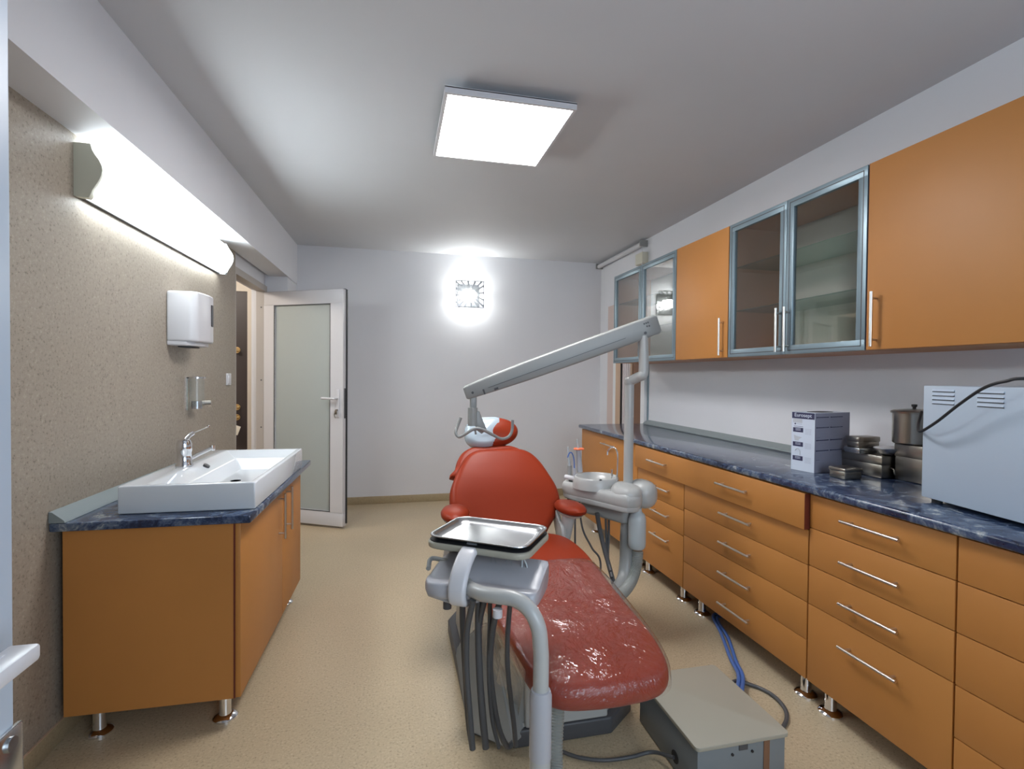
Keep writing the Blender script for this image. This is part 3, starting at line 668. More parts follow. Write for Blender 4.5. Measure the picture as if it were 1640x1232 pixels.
# ------------------------------------------------------------------ dental chair
CXc = .568
ch = thing('dental_chair', 'orange-red padded dental chair on a grey base in the middle of the room', 'dental chair', (CXc, 2.1, 0))
half = [(1.225, .06), (1.245, .15), (1.31, .198), (1.45, .220), (1.67, .240), (2.0, .268), (2.2, .275), (2.36, .25), (2.44, .17), (2.45, .06)]
seat_poly = [(CXc+w_, y) for y, w_ in half]+[(CXc-w_, y) for y, w_ in half[::-1]]
SZt = .500
def seat_z(x, y): return .012*max(0, min(1, (y-1.6)/.8)) - .02*max(0, (1.45-y)/.25)
obj('seat', cushion(NB(), seat_poly, .075, .034, Matrix.Translation((0, 0, SZt-.0375)), zfun=seat_z), 'leather', ch, 60)
obj('seat_pan', prism(NB(), [(CXc+(x-CXc)*.86, 1.84+(y-1.84)*.9) for x, y in seat_poly], .39, .424, bev=.01), 'beige', ch)
ud = Vector((0, .32, .40)).normalized(); BO = Vector((CXc, 2.42, .50))
BM = frame4(BO, (1, 0, 0), ud)        # z axis = x cross ud -> towards camera/down? 
bz = Vector((1, 0, 0)).cross(ud)      # (0,-.78,.62): faces the viewer
bh = [(-.03, .10), (.0, .165), (.05, .205), (.11, .250), (.17, .284), (.22, .290), (.28, .282), (.35, .255), (.42, .222), (.475, .180), (.505, .125), (.512, .05)]
back_poly = [(w_, v) for v, w_ in bh]+[(-w_, v) for v, w_ in bh[::-1]]
obj('backrest', cushion(NB(), back_poly, .085, .038, frame4(BO-bz*.0425, (1, 0, 0), ud), k=4), 'leather', ch, 60)
obj('back_shell', prism(NB(), [(x*.93, y*.95+.01) for x, y in back_poly], -.115, -.085, bev=.01, mat4=frame4(BO, (1, 0, 0), ud)), 'beige', ch)
# upper back pad behind the backrest, up to the headrest
ub = [(.36, .222), (.42, .220), (.48, .20), (.53, .16), (.56, .08)]
up_poly = [(w_, v) for v, w_ in ub]+[(-w_, v) for v, w_ in ub[::-1]]
obj('upper_back_pad', cushion(NB(), up_poly, .06, .028, frame4(BO-bz*.085+Vector((-.025, 0, 0)), (1, 0, 0), ud), k=4), 'leather', ch, 60)
# headrest
HC = at(788, 693, 2.86)
hr = obj('headrest', cushion(NB(), ellipse(.150, .088, 16), .09, .042, frame4(HC, (1, .0, .03), (0, .45, .89)), dome=.012, k=3), 'leather', ch, 60)
hz = Vector((1, 0, .03)).normalized().cross(Vector((0, .45, .89)).normalized())
cvp = [(-.150, -.02), (-.14, .045), (-.09, .083), (-.02, .090), (.055, .082), (.075, .03), (.06, -.03), (.035, -.07), (-.02, -.092), (-.09, -.088), (-.135, -.06)]
obj('cover', cushion(NB(), cvp, .098, .044, frame4(HC-Vector((.008, 0, 0)), (1, 0, .03), (0, .45, .89)), dome=.016, k=3), 'cover', hr, 60)
obj('headrest_stem', bx(CXc-.03, 2.88, .80, CXc+.03, 2.91, .95, bev=.006), 'beige', ch)
# armrests
def armrest(cx_, cy_, z, ang, post=True):
    a = obj('armrest', lathe(NB(), [(0, -.024), (.05, -.021), (.062, -.010), (.064, .004), (.055, .018), (.03, .024), (0, .025)], (cx_, cy_, z), n=28, mat4=Matrix.Rotation(ang, 4, 'Z')@Matrix.Diagonal((1.05, 1.9, 1, 1))), 'leather', ch, 60)
    b = NB(); lathe(b, [(0, -.036), (.046, -.036), (.058, -.022), (0, -.02)], (cx_, cy_, z), n=24, mat4=Matrix.Rotation(ang, 4, 'Z')@Matrix.Diagonal((1.0, 1.7, 1, 1)))
    tube(b, [(cx_-.005, cy_, z-.03), (cx_-.015, cy_+.01, z-.12), (cx_-.03, cy_+.02, z-.22)], lambda t: .034-.010*t, n=18)
    obj('armrest_post', b, 'beige', a); return a
pr = at(913, 813, 2.42); armrest(pr.x, pr.y, pr.z, math.radians(8)); plf = at(727, 822, 2.40); armrest(plf.x+.005, plf.y, plf.z, math.radians(-8))
b = NB(); 
for s in (-1, 1):
    x = CXc+s*.255
    lathe(b, [(0, -.012), (.05, -.012), (.055, 0), (.05, .012), (0, .012)], (x, 2.44, .50), mat4=Matrix.Rotation(PI/2, 4, 'Y'), n=28)
    prism(b, [(2.28, .40), (2.46, .42), (2.56, .56), (2.50, .60), (2.40, .50), (2.28, .47)], x-.009, x+.009, bev=.004, mat4=Matrix(((0, 0, 1, 0), (1, 0, 0, 0), (0, 1, 0, 0), (0, 0, 0, 1))))
obj('hinge_cover', b, 'beige', ch)
# lift column and pedestal
obj('lift_column', bx(CXc-.14, 1.86, .18, CXc+.14, 2.35, .40, bev=.02), 'beige', ch)
ped = [(.27, 1.80), (.41, 1.690), (.77, 1.690), (.895, 1.79), (.895, 2.55), (.78, 2.75), (.38, 2.75), (.27, 2.55)]
obj('foot_plate', prism(NB(), ped, 0, .062, bev=.008), 'dgrey', ch)
obj('pedestal', prism(NB(), [(.30, 1.83), (.435, 1.705), (.76, 1.705), (.87, 1.81), (.86, 2.5), (.30, 2.5)], .062, .30, bev=.02, taper=.97), 'grey', ch)
obj('front_cover', prism(NB(), [(.450, 1.690), (.755, 1.690), (.755, 1.80), (.450, 1.80)], .065, .385, bev=.008), 'beige', ch)
# beige sloping side cover and grey side shield on the left
def slab(pts, off):
    b = bmesh.new(); A = [b.verts.new(p) for p in pts]; B = [b.verts.new(Vector(p)+Vector(off)) for p in pts]; n = len(pts)
    for i in range(n): b.faces.new((A[i], A[(i+1) % n], B[(i+1) % n], B[i]))
    b.faces.new(A[::-1]); b.faces.new(B); bmesh.ops.recalc_face_normals(b, faces=b.faces)
    bmesh.ops.bevel(b, geom=b.edges[:], offset=.008, segments=3, affect='EDGES', clamp_overlap=True); return join(NB(), b)
obj('side_shield', slab([at(747, 1172, 1.78), at(727, 1048, 1.86), at(731, 1034, 1.87), at(770, 999, 1.84), at(781, 998, 1.83), at(787, 1010, 1.81), at(824, 1185, 1.665), at(820, 1198, 1.66), at(806, 1199, 1.67)], (.05, .04, .0)), 'grey', ch)
obj('side_cover', slab([at(792, 1036, 1.84), at(800, 1034, 1.83), at(818, 1048, 1.80), at(850, 1085, 1.73), at(850, 1168, 1.70), at(828, 1170, 1.70)], (.05, .12, 0)), 'beige', ch)
fpd = thing('foot_pedal', 'black and chrome foot pedal on the floor beside the grey metal box', 'pedal', (.93, 1.90, 0))
fq = atz(1014, 1108, .0); fq = Vector((.90, 1.865, 0))
obj('disc', lathe(NB(), [(0, 0), (.05, 0), (.052, .012), (.04, .03), (0, .034)], fq+Vector((.02, .045, .0))), 'black', fpd); obj('knob', lathe(NB(), [(0, .034), (.013, .034), (.014, .05), (.012, .085), (0, .09)], fq+Vector((.03, .045, 0)), n=18), 'chrome', fpd)

# clear film over the front of the seat
fh = [(1.222, .05), (1.240, .155), (1.305, .203), (1.45, .226), (1.67, .247), (1.92, .262), (2.06, .235), (2.08, .05)]
fpoly = [(CXc+w_, y) for y, w_ in fh]+[(CXc-w_, y) for y, w_ in fh[::-1]]
rs = random.Random(11)
from mathutils import noise as mn
b = NB(); P = smooth_poly(fpoly, 5); n = len(P); cx_, cy_ = CXc, 1.66; rings = []
for f, dz in ((1.0, -.055), (1.0, -.035), (.99, -.012), (.965, .0022), (.9, .0045), (.8, .0055), (.68, .006), (.55, .0068), (.42, .0075), (.28, .008), (.14, .008), (.03, .008)):
    ring = []
    for x, y in P:
        X, Y = cx_+(x-cx_)*f, cy_+(y-cy_)*f; z = SZt+seat_z(X, Y)+dz
        if f < .95: z += .0035+.0035*mn.noise(Vector((X*14, Y*9, 3)))+.002*mn.noise(Vector((X*40, Y*22, 1)))
        if f >= .999 and y > 2.0: z = SZt+seat_z(X, Y)+.002
        ring.append(b.verts.new((X, Y, z)))
    rings.append(ring)
for A, B in zip(rings, rings[1:]):
    for i in range(n): j = (i+1) % n; b.faces.new((A[i], A[j], B[j], B[i]))
b.faces.new(rings[-1]); bmesh.ops.recalc_face_normals(b, faces=b.faces)
pf = obj('plastic_sheet', b, 'film', None, 80); tag(pf, 'wrinkled clear plastic sheet over the front of the orange-red seat', 'plastic sheet')
b = NB(); nu, nv = 22, 8; G = []
for i in range(nu+1):
    t_ = i/nu; y = 1.95-.62*t_; hw = .262-(1.95-y)*.085; row = []
    for j in range(nv+1):
        s = j/nv; dpt = (.17-.09*abs(t_-.45))*s; row.append(b.verts.new((CXc-hw-.006-.012*s-.008*math.sin(i*1.7+s*2)*s, y, .485-dpt)))
    G.append(row)
for i in range(nu):
    for j in range(nv): b.faces.new((G[i][j], G[i+1][j], G[i+1][j+1], G[i][j+1]))
obj('hanging_flap', b, 'film', pf, 80)

# ------------------------------------------------------------------ delivery unit on its bent arm
du = thing('delivery_unit', 'grey instrument unit with hanging hoses on a bent white arm beside the chair', 'instrument unit', (.357, 1.2, 0))
pb = Vector((.357, 1.2, 0))
obj('column', lathe(NB(), [(0, 0), (.026, 0), (.026, .345), (0, .345)], pb, n=28), 'beige', du)
obj('sleeve', lathe(NB(), [(.0, .345), (.0275, .345), (.0275, .50), (.024, .512), (.018, .514), (.0, .514)], pb, n=28), 'unit', du)
obj('bent_arm', tube(NB(), [(.357, 1.2, .50), (.357, 1.2, .58), at(866, 1040, 1.2), at(862, 1005, 1.205), at(848, 977, 1.22), at(825, 960, 1.25), at(798, 955, 1.28), at(772, 951, 1.32), at(752, 942, 1.38), at(745, 932, 1.43)], .0195, n=20), 'beige', du)
obj('stop_cap', lathe(NB(), [(0, -.02), (.013, -.02), (.013, 0), (0, 0)], at(797, 976, 1.3), n=16), 'pvc', du)
e1 = Vector((.86, -.51, 0)).normalized(); e2 = Vector((.51, .86, 0)).normalized()
DO = Vector((.262, 1.425, .715))
UM = frame4(DO, e1, e2)    # x along, y to far, z up
# body: cross-section (y,z) swept along x
def loft(sections, mat4=None, sm=3):
    b = bmesh.new(); R = []
    for x, prof in sections: R.append([b.verts.new((x, y, z)) for y, z in smooth_poly(prof, sm)])
    for A, B in zip(R, R[1:]):
        n = len(A)
        for i in range(n): j = (i+1) % n; b.faces.new((A[i], A[j], B[j], B[i]))
    b.faces.new(R[0][::-1]); b.faces.new(R[-1]); bmesh.ops.recalc_face_normals(b, faces=b.faces)
    return join(NB(), b, mat4)
def sec(s, dy=0, dz=0, w=1): return [(y*s*w+dy, z*s+dz) for y, z in ((-.086, -.020), (-.080, -.038), (-.04, -.044), (.05, -.038), (.078, -.012), (.080, .028), (.070, .036), (.0, .018), (-.045, .002), (-.062, .002), (-.080, .0))]
b = loft([(-.165, sec(.45, -.01, -.005)), (-.158, sec(.75, -.01, -.004)), (-.14, sec(1.0, -.008, -.003)), (-.10, sec(1.10, -.004, 0)), (-.05, sec(1.02)), (.05, sec(1.0)), (.145, sec(1.0)), (.158, sec(.96)), (.163, sec(.85))], UM)
obj('body', b, 'unit', du, 50)
b = loft([(-.150, [(y*.6-.02, z*.4-.036) for y, z in sec(1)]), (-.06, [(y*.75-.02, z*.5-.040) for y, z in sec(1)]), (.0, [(y*.6-.02, z*.3-.036) for y, z in sec(1)])], UM)
obj('lower_housing', b, 'unit', du, 50)
b = NB(); 
pts = [(-.050, .03, .075), (-.050, -.025, .068), (-.050, -.072, .038), (-.050, -.098, -.004), (-.050, -.092, -.040), (-.046, -.06, -.052)]
bb = bmesh.new(); sp = spline(pts, 6); RR = []
for i_, p in enumerate(sp):
    tq = (sp[min(i_+1, len(sp)-1)]-sp[max(i_-1, 0)]); nq = Vector((0, -tq.z, tq.y)).normalized()
    RR.append([bb.verts.new(p+Vector((x_, 0, 0))+nq*z_) for x_, z_ in rrect(-.026, -.011, .026, .011, .0105, 4)])
for A, B in zip(RR, RR[1:]):
    for i_ in range(len(A)): j_ = (i_+1) % len(A); bb.faces.new((A[i_], A[j_], B[j_], B[i_]))
bb.faces.new(RR[0][::-1]); bb.faces.new(RR[-1]); bmesh.ops.recalc_face_normals(bb, faces=bb.faces); join(b, bb, UM)
obj('strap_handle', b, 'pvc', du)
obj('groove', bx(.0, 0, 0, .001, .001, .001) if False else box(NB(), -.02, -.0945, -.019, .15, -.080, -.0165, mat4=UM), 'dgrey', du)
# control lever on the left and small shelf
obj('lever', tube(NB(), [UM@Vector((-.13, .02, .02)), UM@Vector((-.19, .03, .018)), at(686, 911, 1.50)], lambda t: .007, n=10), 'grey', du)
b = NB(); box(b, -.17, .05, .040, -.08, .11, .052, bev=.004, mat4=UM); cyl(b, UM@Vector((-.145, .07, .048)), UM@Vector((-.145, .07, -.0)), .006, n=10)
obj('shelf_bracket', b, 'beige', du)
obj('tray_post', cyl(NB(), UM@Vector((-.10, .10, .04)), UM@Vector((-.10, .12, .073)), .018, n=18), 'beige', du)
obj('connector', cyl(NB(), UM@Vector((-.11, -.03, -.075)), UM@Vector((-.11, -.03, -.095)), .012, n=14), 'dgrey', du)
# tray holder and tray
TC = (atz(690, 866, .80)+atz(848, 888, .80)+atz(876, 850, .80)+atz(730, 830, .80))/4
tx = (atz(848, 888, .80)-atz(690, 866, .80)); tx.z = 0; tx.normalize(); ty = Vector((-tx.y, tx.x, 0)); TMx = frame4((TC.x, TC.y, 0), tx, ty)
TA, TB = .163, .122
obj('tray_holder', prism(NB(), rrect(-TA, -TB, TA, TB, .045), .777, .797, bev=.008, mat4=TMx), 'boxtop', du)
obj('tray_shadow_line', prism(NB(), rrect(-TA+.005, -TB+.005, TA-.005, TB-.005, .042), .7972, .7990, mat4=TMx), 'black', du)  # thin black sheet painting the shadow line between tray and holder
def tray_mesh():
    b = bmesh.new(); R = []
    for off, z, rr in ((.0, .8115, .04), (.0005, .8140, .04), (.004, .8148, .038), (.008, .8135, .036), (.011, .808, .033), (.022, .8005, .028), (.03, .7995, .024)):
        R.append([b.verts.new((x, y, z)) for x, y in rrect(-TA+.006+off, -TB+.006+off, TA-.006-off, TB-.006-off, rr, 6)])
    bot = []
    for off, z, rr in ((.03, .7975, .024), (.019, .7975, .028), (.009, .806, .033), (.0, .8115, .04)):
        bot.append([b.verts.new((x, y, z)) for x, y in rrect(-TA+.006+off, -TB+.006+off, TA-.006-off, TB-.006-off, rr, 6)])
    for A, B in list(zip(R, R[1:]))+list(zip(bot, bot[1:])):
        n = len(A)
        for i in range(n): j = (i+1) % n; b.faces.new((A[i], A[j], B[j], B[i]))
    b.faces.new(R[-1]); b.faces.new(bot[0][::-1]); bmesh.ops.remove_doubles(b, verts=b.verts, dist=1e-5); bmesh.ops.recalc_face_normals(b, faces=b.faces); return join(NB(), b, TMx)
tag(obj('instrument_tray', tray_mesh(), 'steel', None, 50), 'shallow stainless steel tray above the grey instrument unit', 'tray')
# instrument clips
for i, (x, m_) in enumerate(((.005, 'clear'), (.052, 'clear'), (.098, 'bottle'), (.145, 'clear'))):
    b = NB(); q = UM@Vector((x, .035, .030))
    tube(b, [q+Vector((-.006, 0, -.006)), q+Vector((-.004, .0, .02)), q+Vector((.004, 0, .02))], .0022, n=8); tube(b, [q+Vector((.008, -.01, -.016)), q+Vector((.006, -.006, .004)), q+Vector((.0, 0, .018))], .0022, n=8)
    obj('instrument_clip', b, m_, du)
# hanging hoses
def hose(pts, r=.0075): return obj('hose', tube(NB(), pts, r, n=12), 'hose', du)
hose([at(741, 950, 1.42), at(741, 1000, 1.43), at(745, 1070, 1.43), at(750, 1150, 1.42), at(757, 1200, 1.40)], .0088)
hose([at(757, 1200, 1.40), at(752, 1140, 1.40), at(747, 1070, 1.40), at(748, 1010, 1.38), at(758, 960, 1.34)], .0085)
hose([at(767, 958, 1.38), at(766, 1000, 1.40), at(768, 1080, 1.40), at(773, 1150, 1.40), at(778, 1198, 1.40)], .0098)
hose([at(779, 1196, 1.42), at(773, 1130, 1.43), at(767, 1050, 1.42), at(768, 1000, 1.40), at(776, 962, 1.36)], .008)
hose([at(785, 960, 1.36), at(784, 1010, 1.38), at(783, 1080, 1.40), at(788, 1150, 1.42), at(799, 1198, 1.42)], .006)
hose([at(800, 965, 1.32), at(790, 1005, 1.36), at(785, 1060, 1.40), at(790, 1120, 1.42), at(800, 1170, 1.44), at(812, 1195, 1.46), at(822, 1190, 1.46)], .0085)
hose([at(817, 965, 1.35), at(813, 1020, 1.37), at(813, 1070, 1.38), at(818, 1120, 1.40), at(823, 1160, 1.41), at(826, 1195, 1.42)], .007)

# big corrugated hoses and floor box
tag(obj('corrugated_hose', corrugated(NB(), [at(893, 1085, 1.44), at(893, 1110, 1.43), at(892, 1150, 1.41), at(890, 1195, 1.38), at(890, 1240, 1.34), at(888, 1290, 1.26), Vector((.38, 1.1, .03)), Vector((.36, .95, .026))], .0215), 'chose'), 'grey corrugated hose hanging beside the bent white arm', 'hose')
fb = thing('floor_box', 'grey metal connection box with beige lid on the floor', 'box', (1.05, 1.55, 0))
fbM = Matrix.Translation((.893, 1.352, 0))
obj('body', box(NB(), .006, .006, .004, .315, .378, .160, bev=.003, mat4=fbM), 'boxside', fb)
obj('lid', prism(NB(), rrect(-.003, -.003, .325, .388, .014, 4), .160, .173, bev=.002, mat4=fbM), 'boxtop', fb)
b = NB(); box(b, .236, .0035, .0, .257, .007, .158, mat4=fbM); obj('side_strip', b, 'wood', fb)
b = NB()
for x in (.125, .195): cyl(b, fbM@Vector((x, .002, .130)), fbM@Vector((x, .007, .130)), .0042, n=12)
cyl(b, fbM@Vector((.004, .13, .05)), fbM@Vector((.008, .13, .05)), .02, n=16)
obj('hole', b, 'black', fb)
b = NB(); prism(b, [(.148, .139), (.178, .139), (.178, .156), (.148, .156)], 0, .003, mat4=fbM@Matrix(((1, 0, 0, 0), (0, 0, 1, .003), (0, 1, 0, 0), (0, 0, 0, 1)))); obj('catch', b, 'dgrey', fb)
tag(obj('corrugated_hose', corrugated(NB(), [(.93, 1.335, .05), (.88, 1.30, .045), (.80, 1.24, .03), (.70, 1.15, .025), (.6, 1.0, .025)], .021), 'chose'), 'grey corrugated hose leaving the near side of the metal floor box', 'hose')
b = NB(); tube(b, [(.893, 1.48, .05), atz(1045, 1205, .02), atz(1010, 1213, .012), atz(970, 1218, .010), atz(935, 1215, .010), atz(910, 1208, .010), atz(880, 1195, .012)], .006)
tag(obj('cable', b, 'hose'), 'dark cable running over the floor from the chair base to the metal box', 'cable')
b = NB(); tube(b, [Vector((1.222, 1.70, .05)), atz(1175, 1092, .03), atz(1205, 1098, .009), atz(1235, 1112, .009), atz(1255, 1132, .009), atz(1260, 1150, .009), atz(1252, 1168, .009), Vector((1.222, 1.46, .04))], .0075)
tag(obj('cable', b, 'hose'), 'dark grey cable looping on the floor behind the metal box', 'cable')
b = NB(); tube(b, [Vector((1.78, 2.35, .012)), atz(1143, 985, .010), atz(1155, 1015, .010), atz(1170, 1055, .012), atz(1183, 1085, .03), Vector((1.228, 1.64, .06))], .008)
tag(obj('water_hose', b, 'bluehose'), 'left one of the two blue hoses running to the metal box', 'hose', 'blue hoses on the floor')
b = NB(); tube(b, [Vector((1.84, 2.30, .012)), atz(1150, 988, .010), atz(1166, 1022, .010), atz(1179, 1060, .012), atz(1190, 1088, .03), Vector((1.228, 1.615, .06))], .008)
tag(obj('water_hose', b, 'bluehose'), 'right one of the two blue hoses running to the metal box', 'hose', 'blue hoses on the floor')

# ------------------------------------------------------------------ cuspidor unit
cu = thing('cuspidor_unit', 'beige spittoon unit with bowl, tap and tall pole right of the chair', 'spittoon unit', (1.1, 2.4, 0))
poly = [(.905, 2.66), (.90, 2.56), (1.06, 2.27), (1.10, 2.235), (1.16, 2.245), (1.20, 2.32), (1.20, 2.42), (1.13, 2.52), (1.03, 2.66), (.96, 2.70)]
obj('body', cushion(NB(), poly, .072, .028, Matrix.Translation((0, 0, .686)), k=3, dome=0), 'beige', cu, 50)
obj('pole_housing', cushion(NB(), [(1.045, 2.33), (1.075, 2.262), (1.11, 2.242), (1.16, 2.25), (1.20, 2.32), (1.20, 2.42), (1.15, 2.46), (1.09, 2.43)], .085, .036, Matrix.Translation((0, 0, .708)), k=3), 'beige', cu, 50)
obj('body_skirt', cushion(NB(), [(1.05+(x-1.05)*.97, 2.45+(y-2.45)*.97) for x, y in poly], .03, .01, Matrix.Translation((0, 0, .650)), k=3, dome=0), 'beige', cu, 50)
KC = at(1015, 795, 2.36)
obj('knuckle', cushion(NB(), [(KC.x+.045+x, KC.y+y) for x, y in ellipse(.072, .085, 10)], .135, .055, Matrix.Translation((0, 0, .698)), k=3), 'beige', cu, 50)
obj('lower_body', prism(NB(), [(.965, 2.55), (1.09, 2.30), (1.15, 2.29), (1.17, 2.40), (1.08, 2.55)], .565, .64, bev=.015), 'grey', cu)
BC = at(955, 764, 2.50)
obj('bowl', lathe(NB(), [(0, -.036), (.055, -.036), (.085, -.024), (.100, -.002), (.104, .004), (.111, .004), (.116, -.003), (.121, -.03), (.124, -.055)], (BC.x, BC.y, BC.z+.002), n=40, sx=1.0, sy=.95), 'beige', cu, 60)
gq = at(990, 771, 2.40)
obj('tap', tube(NB(), [at(988, 770, 2.42), at(989, 745, 2.42), at(989, 727, 2.42), at(985, 718, 2.44), at(979, 717, 2.46), at(974, 722, 2.48), at(973, 729, 2.48)], .0042, n=10), 'chrome', cu)
obj('filler_pin', cyl(NB(), at(980, 768, 2.44), at(980, 752, 2.44), .0045, n=10), 'chrome', cu)
obj('button', lathe(NB(), [(0, 0), (.006, 0), (.006, .006), (0, .008)], at(962, 770, 2.36), n=12), 'dgrey', cu)
# faint markings
q = at(985, 800, 2.262); bdir = (Vector((1.06, 2.27, 0))-Vector((.90, 2.56, 0))).normalized(); tn = frame4(Vector((1.035, 2.308, .683))+Vector((-bdir.y*-.0, 0, 0)), bdir, (0, 0, 1))
nrm = bdir.cross(Vector((0, 0, 1))); tn.translation += nrm*.001
pole_b = at(1006, 768, 2.38)
PX, PY = pole_b.x, pole_b.y
b = NB(); tube(b, [(PX, PY, .74), (PX, PY, 1.0), (PX, PY, 1.22), (PX, PY, 1.262)], .0235, n=20); obj('pole', b, 'beige', cu)
b = NB(); p1 = Vector((PX, PY, 1.262)); p2 = at(1030, 600, 2.33); p3 = at(1031, 570, 2.33); p4 = at(1030, 538, 2.33)
lathe(b, [(0, -.028), (.016, -.026), (.025, -.014), (.026, 0), (.025, .012), (.016, .022), (0, .025)], p1, n=20); tube(b, [p1, p1.lerp(p2, .6), p2+Vector((-.008, 0, -.006)), p2+Vector((.002, 0, .012)), p3, p4], .0245, n=20); obj('elbow', b, 'beige', cu)
obj('column', tube(NB(), [at(1006, 835, 2.34)+Vector((0, 0, .05)), at(1004, 860, 2.34), at(1003, 900, 2.33), at(999, 928, 2.30), at(987, 952, 2.22), Vector((.96, 2.08, .19)), Vector((.86, 2.02, .16))], .034, n=22), 'grey', cu)
bq = at(1020, 812, 2.27); bo = at(1020, 878, 2.27)
obj('bottle', lathe(NB(), [(0, 0), (.034, 0), (.041, .012), (.042, .03), (.042, .14), (.036, .165), (.022, .178), (.02, .195), (0, .195)], (bo.x, bo.y, bo.z), n=28), 'bottle', cu)
tag(obj('corrugated_hose', corrugated(NB(), [at(1021, 882, 2.30), at(1019, 905, 2.30), at(1011, 930, 2.27), at(996, 950, 2.20), at(975, 962, 2.10), Vector((.86, 2.0, .20))], .029, .009, .08), 'chose'), 'thick grey corrugated hose curving from the spittoon bottle to the chair', 'hose')
# instruments beside the bowl
hb = Vector(at(912, 766, 2.58))
obj('holder_bar', tube(NB(), [at(906, 764, 2.62), at(925, 768, 2.55)], .013, smooth=False), 'pvc', cu)
sy = thing('water_syringe', 'grey curved-tip syringe in the holder left of the spittoon bowl', 'syringe', at(917, 760, 2.60))
obj('body', tube(NB(), [at(920, 762, 2.60), at(920, 750, 2.60)], .009, smooth=False), 'unit', sy)
obj('nozzle', tube(NB(), [at(920, 750, 2.60), at(919, 735, 2.60), at(916, 726, 2.60), at(912, 726, 2.60), at(909, 733, 2.60)], .0035, n=8), 'bluehose', sy)
se = thing('saliva_ejector', 'slim white suction handle leftmost in the spittoon holder', 'suction tube', at(911, 760, 2.62))
obj('grip', tube(NB(), [at(912, 761, 2.62), at(912, 746, 2.62)], .012, smooth=False), 'grey', se); obj('tip', tube(NB(), [at(912, 746, 2.62), at(910.5, 730, 2.62), at(909.5, 716, 2.62)], lambda t: .008-.003*t), 'bottle', se)
hs = thing('suction_handle', 'thick grey suction handle with an orange disc beside the bowl', 'suction tube', at(927, 755, 2.6))
obj('grip', tube(NB(), [at(929, 756, 2.60), at(927.5, 735, 2.60), at(926, 720, 2.60)], lambda t: .015-.003*t), 'unit', hs)
obj('disc', lathe(NB(), [(0, -.003), (.028, -.004), (.029, 0), (.026, .004), (0, .005)], at(927, 719, 2.60)), 'orangeplastic', hs)
obj('tip', tube(NB(), [at(926, 718, 2.60), at(924, 704, 2.60)], lambda t: .006-.002*t, smooth=False), 'bottle', hs)
for k, (pts, r) in enumerate((([at(914, 768, 2.60), at(913, 785, 2.60), at(911, 805, 2.60), at(910, 830, 2.6)], .011), ([at(921, 790, 2.56), at(921, 820, 2.54), at(921, 862, 2.5), at(921, 900, 2.45), Vector((.86, 2.35, .12))], .005), ([at(928, 790, 2.56), at(929, 820, 2.54), at(934, 850, 2.5), at(948, 878, 2.46), at(962, 905, 2.40), Vector((.93, 2.25, .12))], .005),
                             ([at(956, 822, 2.42), at(961, 850, 2.42), at(968, 880, 2.38), at(975, 905, 2.34), at(983, 935, 2.28)], .0115), ([at(970, 830, 2.42), at(971, 860, 2.41), at(972, 890, 2.38), at(978, 915, 2.30)], .006), ([at(975, 832, 2.42), at(975, 860, 2.41), at(974, 895, 2.36), at(980, 925, 2.28)], .006))):
    obj('hose', tube(NB(), pts, r, n=10), 'hose', cu)

# lamp arm
la = thing('lamp_arm', 'long grey lamp arm without a lamp reaching over the chair', 'lamp arm', (PX, PY, 1.3))
PL, PR = at(750, 628, 2.50), at(1046, 521, 2.33)
ax = (PR-PL).normalized(); sidev = Vector((0, 1, 0)); sidev = (sidev-ax*sidev.dot(ax)).normalized(); upv = sidev.cross(ax)
if upv.z < 0: upv = -upv
LA = frame4(PL, ax, sidev, upv); LL = (PR-PL).length
def asec(hh, ww): return rrect(-ww, -hh, ww, hh, min(hh, ww)*.35, 3)
b = bmesh.new(); R = []
for x, hh, ww in ((-.018, .026, .02), (-.012, .032, .025), (0, .034, .027), (.10, .039, .028), (.3, .046, .03), (.55, .049, .032), (LL-.05, .049, .034), (LL+.008, .048, .034), (LL+.022, .040, .028)):
    R.append([b.verts.new((x, y, z)) for y, z in asec(hh, ww)])
for A, B in zip(R, R[1:]):
    for i in range(len(A)): j = (i+1) % len(A); b.faces.new((A[i], A[j], B[j], B[i]))
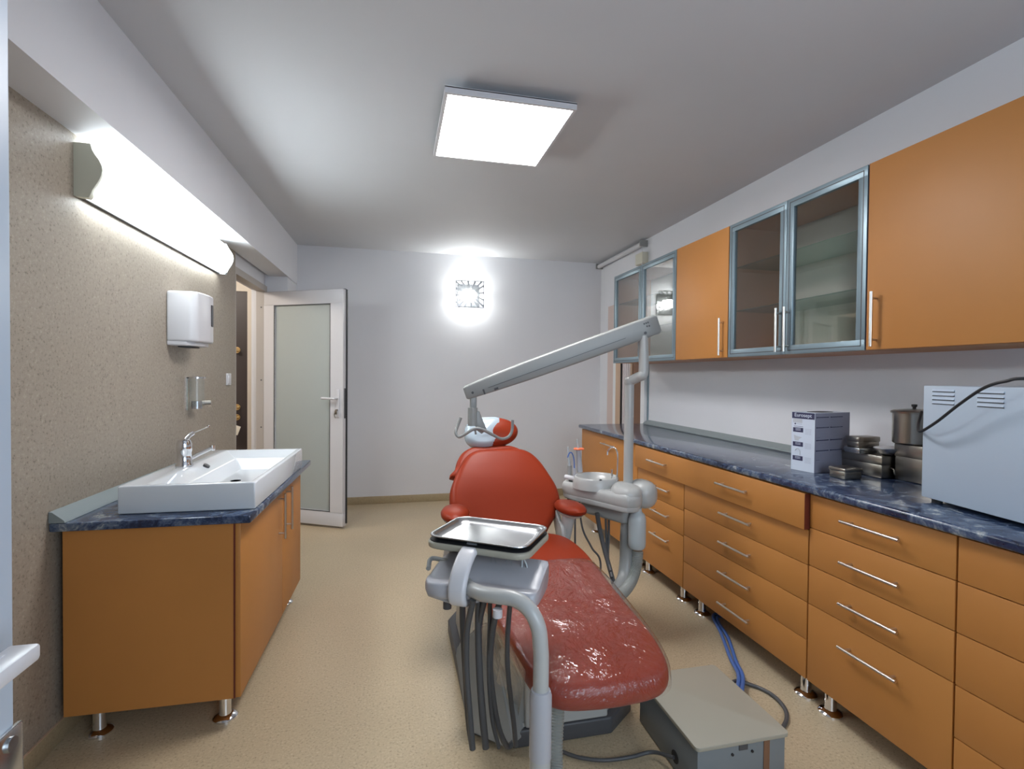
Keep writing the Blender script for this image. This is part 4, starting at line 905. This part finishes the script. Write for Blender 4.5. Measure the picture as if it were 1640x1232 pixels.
b.faces.new(R[0][::-1]); b.faces.new(R[-1]); bmesh.ops.recalc_face_normals(b, faces=b.faces); b = join(NB(), b, LA)
obj('arm_cover', b, 'grey', la, 40)
b = NB()
box(b, .10, -.0345, -.012, LL-.16, -.028, -.010, mat4=LA); cyl(b, LA@Vector((LL-.06, -.037, -.02)), LA@Vector((LL-.06, -.03, -.02)), .007, n=14); cyl(b, LA@Vector((.02, -.03, -.008)), LA@Vector((.02, -.026, -.008)), .006, n=14)
box(b, .07, -.0315, -.036, .078, -.024, -.010, mat4=LA); box(b, .125, -.033, -.034, .145, -.026, -.024, mat4=LA)
obj('arm_marks', b, 'dgrey', la)
b = NB()
for x, z in ((LL-.055, .020), (LL-.045, .020), (LL-.035, .020), (LL-.045, .004), (LL-.034, .002)): box(b, x, -.0350, z, x+.007, -.0335, z+.008, mat4=LA)
obj('logo', b, 'dgrey', la)
b = NB(); q0 = at(758, 634, 2.49); q1 = at(757, 655, 2.49); q2 = at(759, 682, 2.49)
box(b, q0.x-.016, q0.y-.012, q1.z-.01, q0.x+.016, q0.y+.012, q0.z+.012, bev=.004); cyl(b, (q1.x, q1.y, q1.z+.006), (q1.x, q1.y, q2.z), .0235, n=22)
obj('joint', b, 'grey', la)
b = NB(); prism(b, [(0, 0), (.0, .095), (.018, .09), (.055, .0), (.03, -.02)], -.011, .011, bev=.003, mat4=Matrix(((1, 0, 0, q2.x+.008), (0, 0, 1, q2.y), (0, 1, 0, q2.z-.02), (0, 0, 0, 1))))
obj('yoke_bracket', b, 'grey', la)
obj('yoke', tube(NB(), [at(738, 669, 2.49), at(733, 682, 2.49), at(730, 693, 2.48), at(735, 700, 2.47), at(744, 696, 2.46), at(760, 687, 2.45), at(772, 688, 2.45), at(790, 697, 2.46), at(803, 703, 2.47), at(814, 700, 2.48), at(820, 690, 2.49), at(821, 673, 2.49)], .0075, n=12), 'grey', la)
obj('stub', cyl(NB(), at(761, 688, 2.46), at(762, 696, 2.46), .005, n=10), 'grey', la)
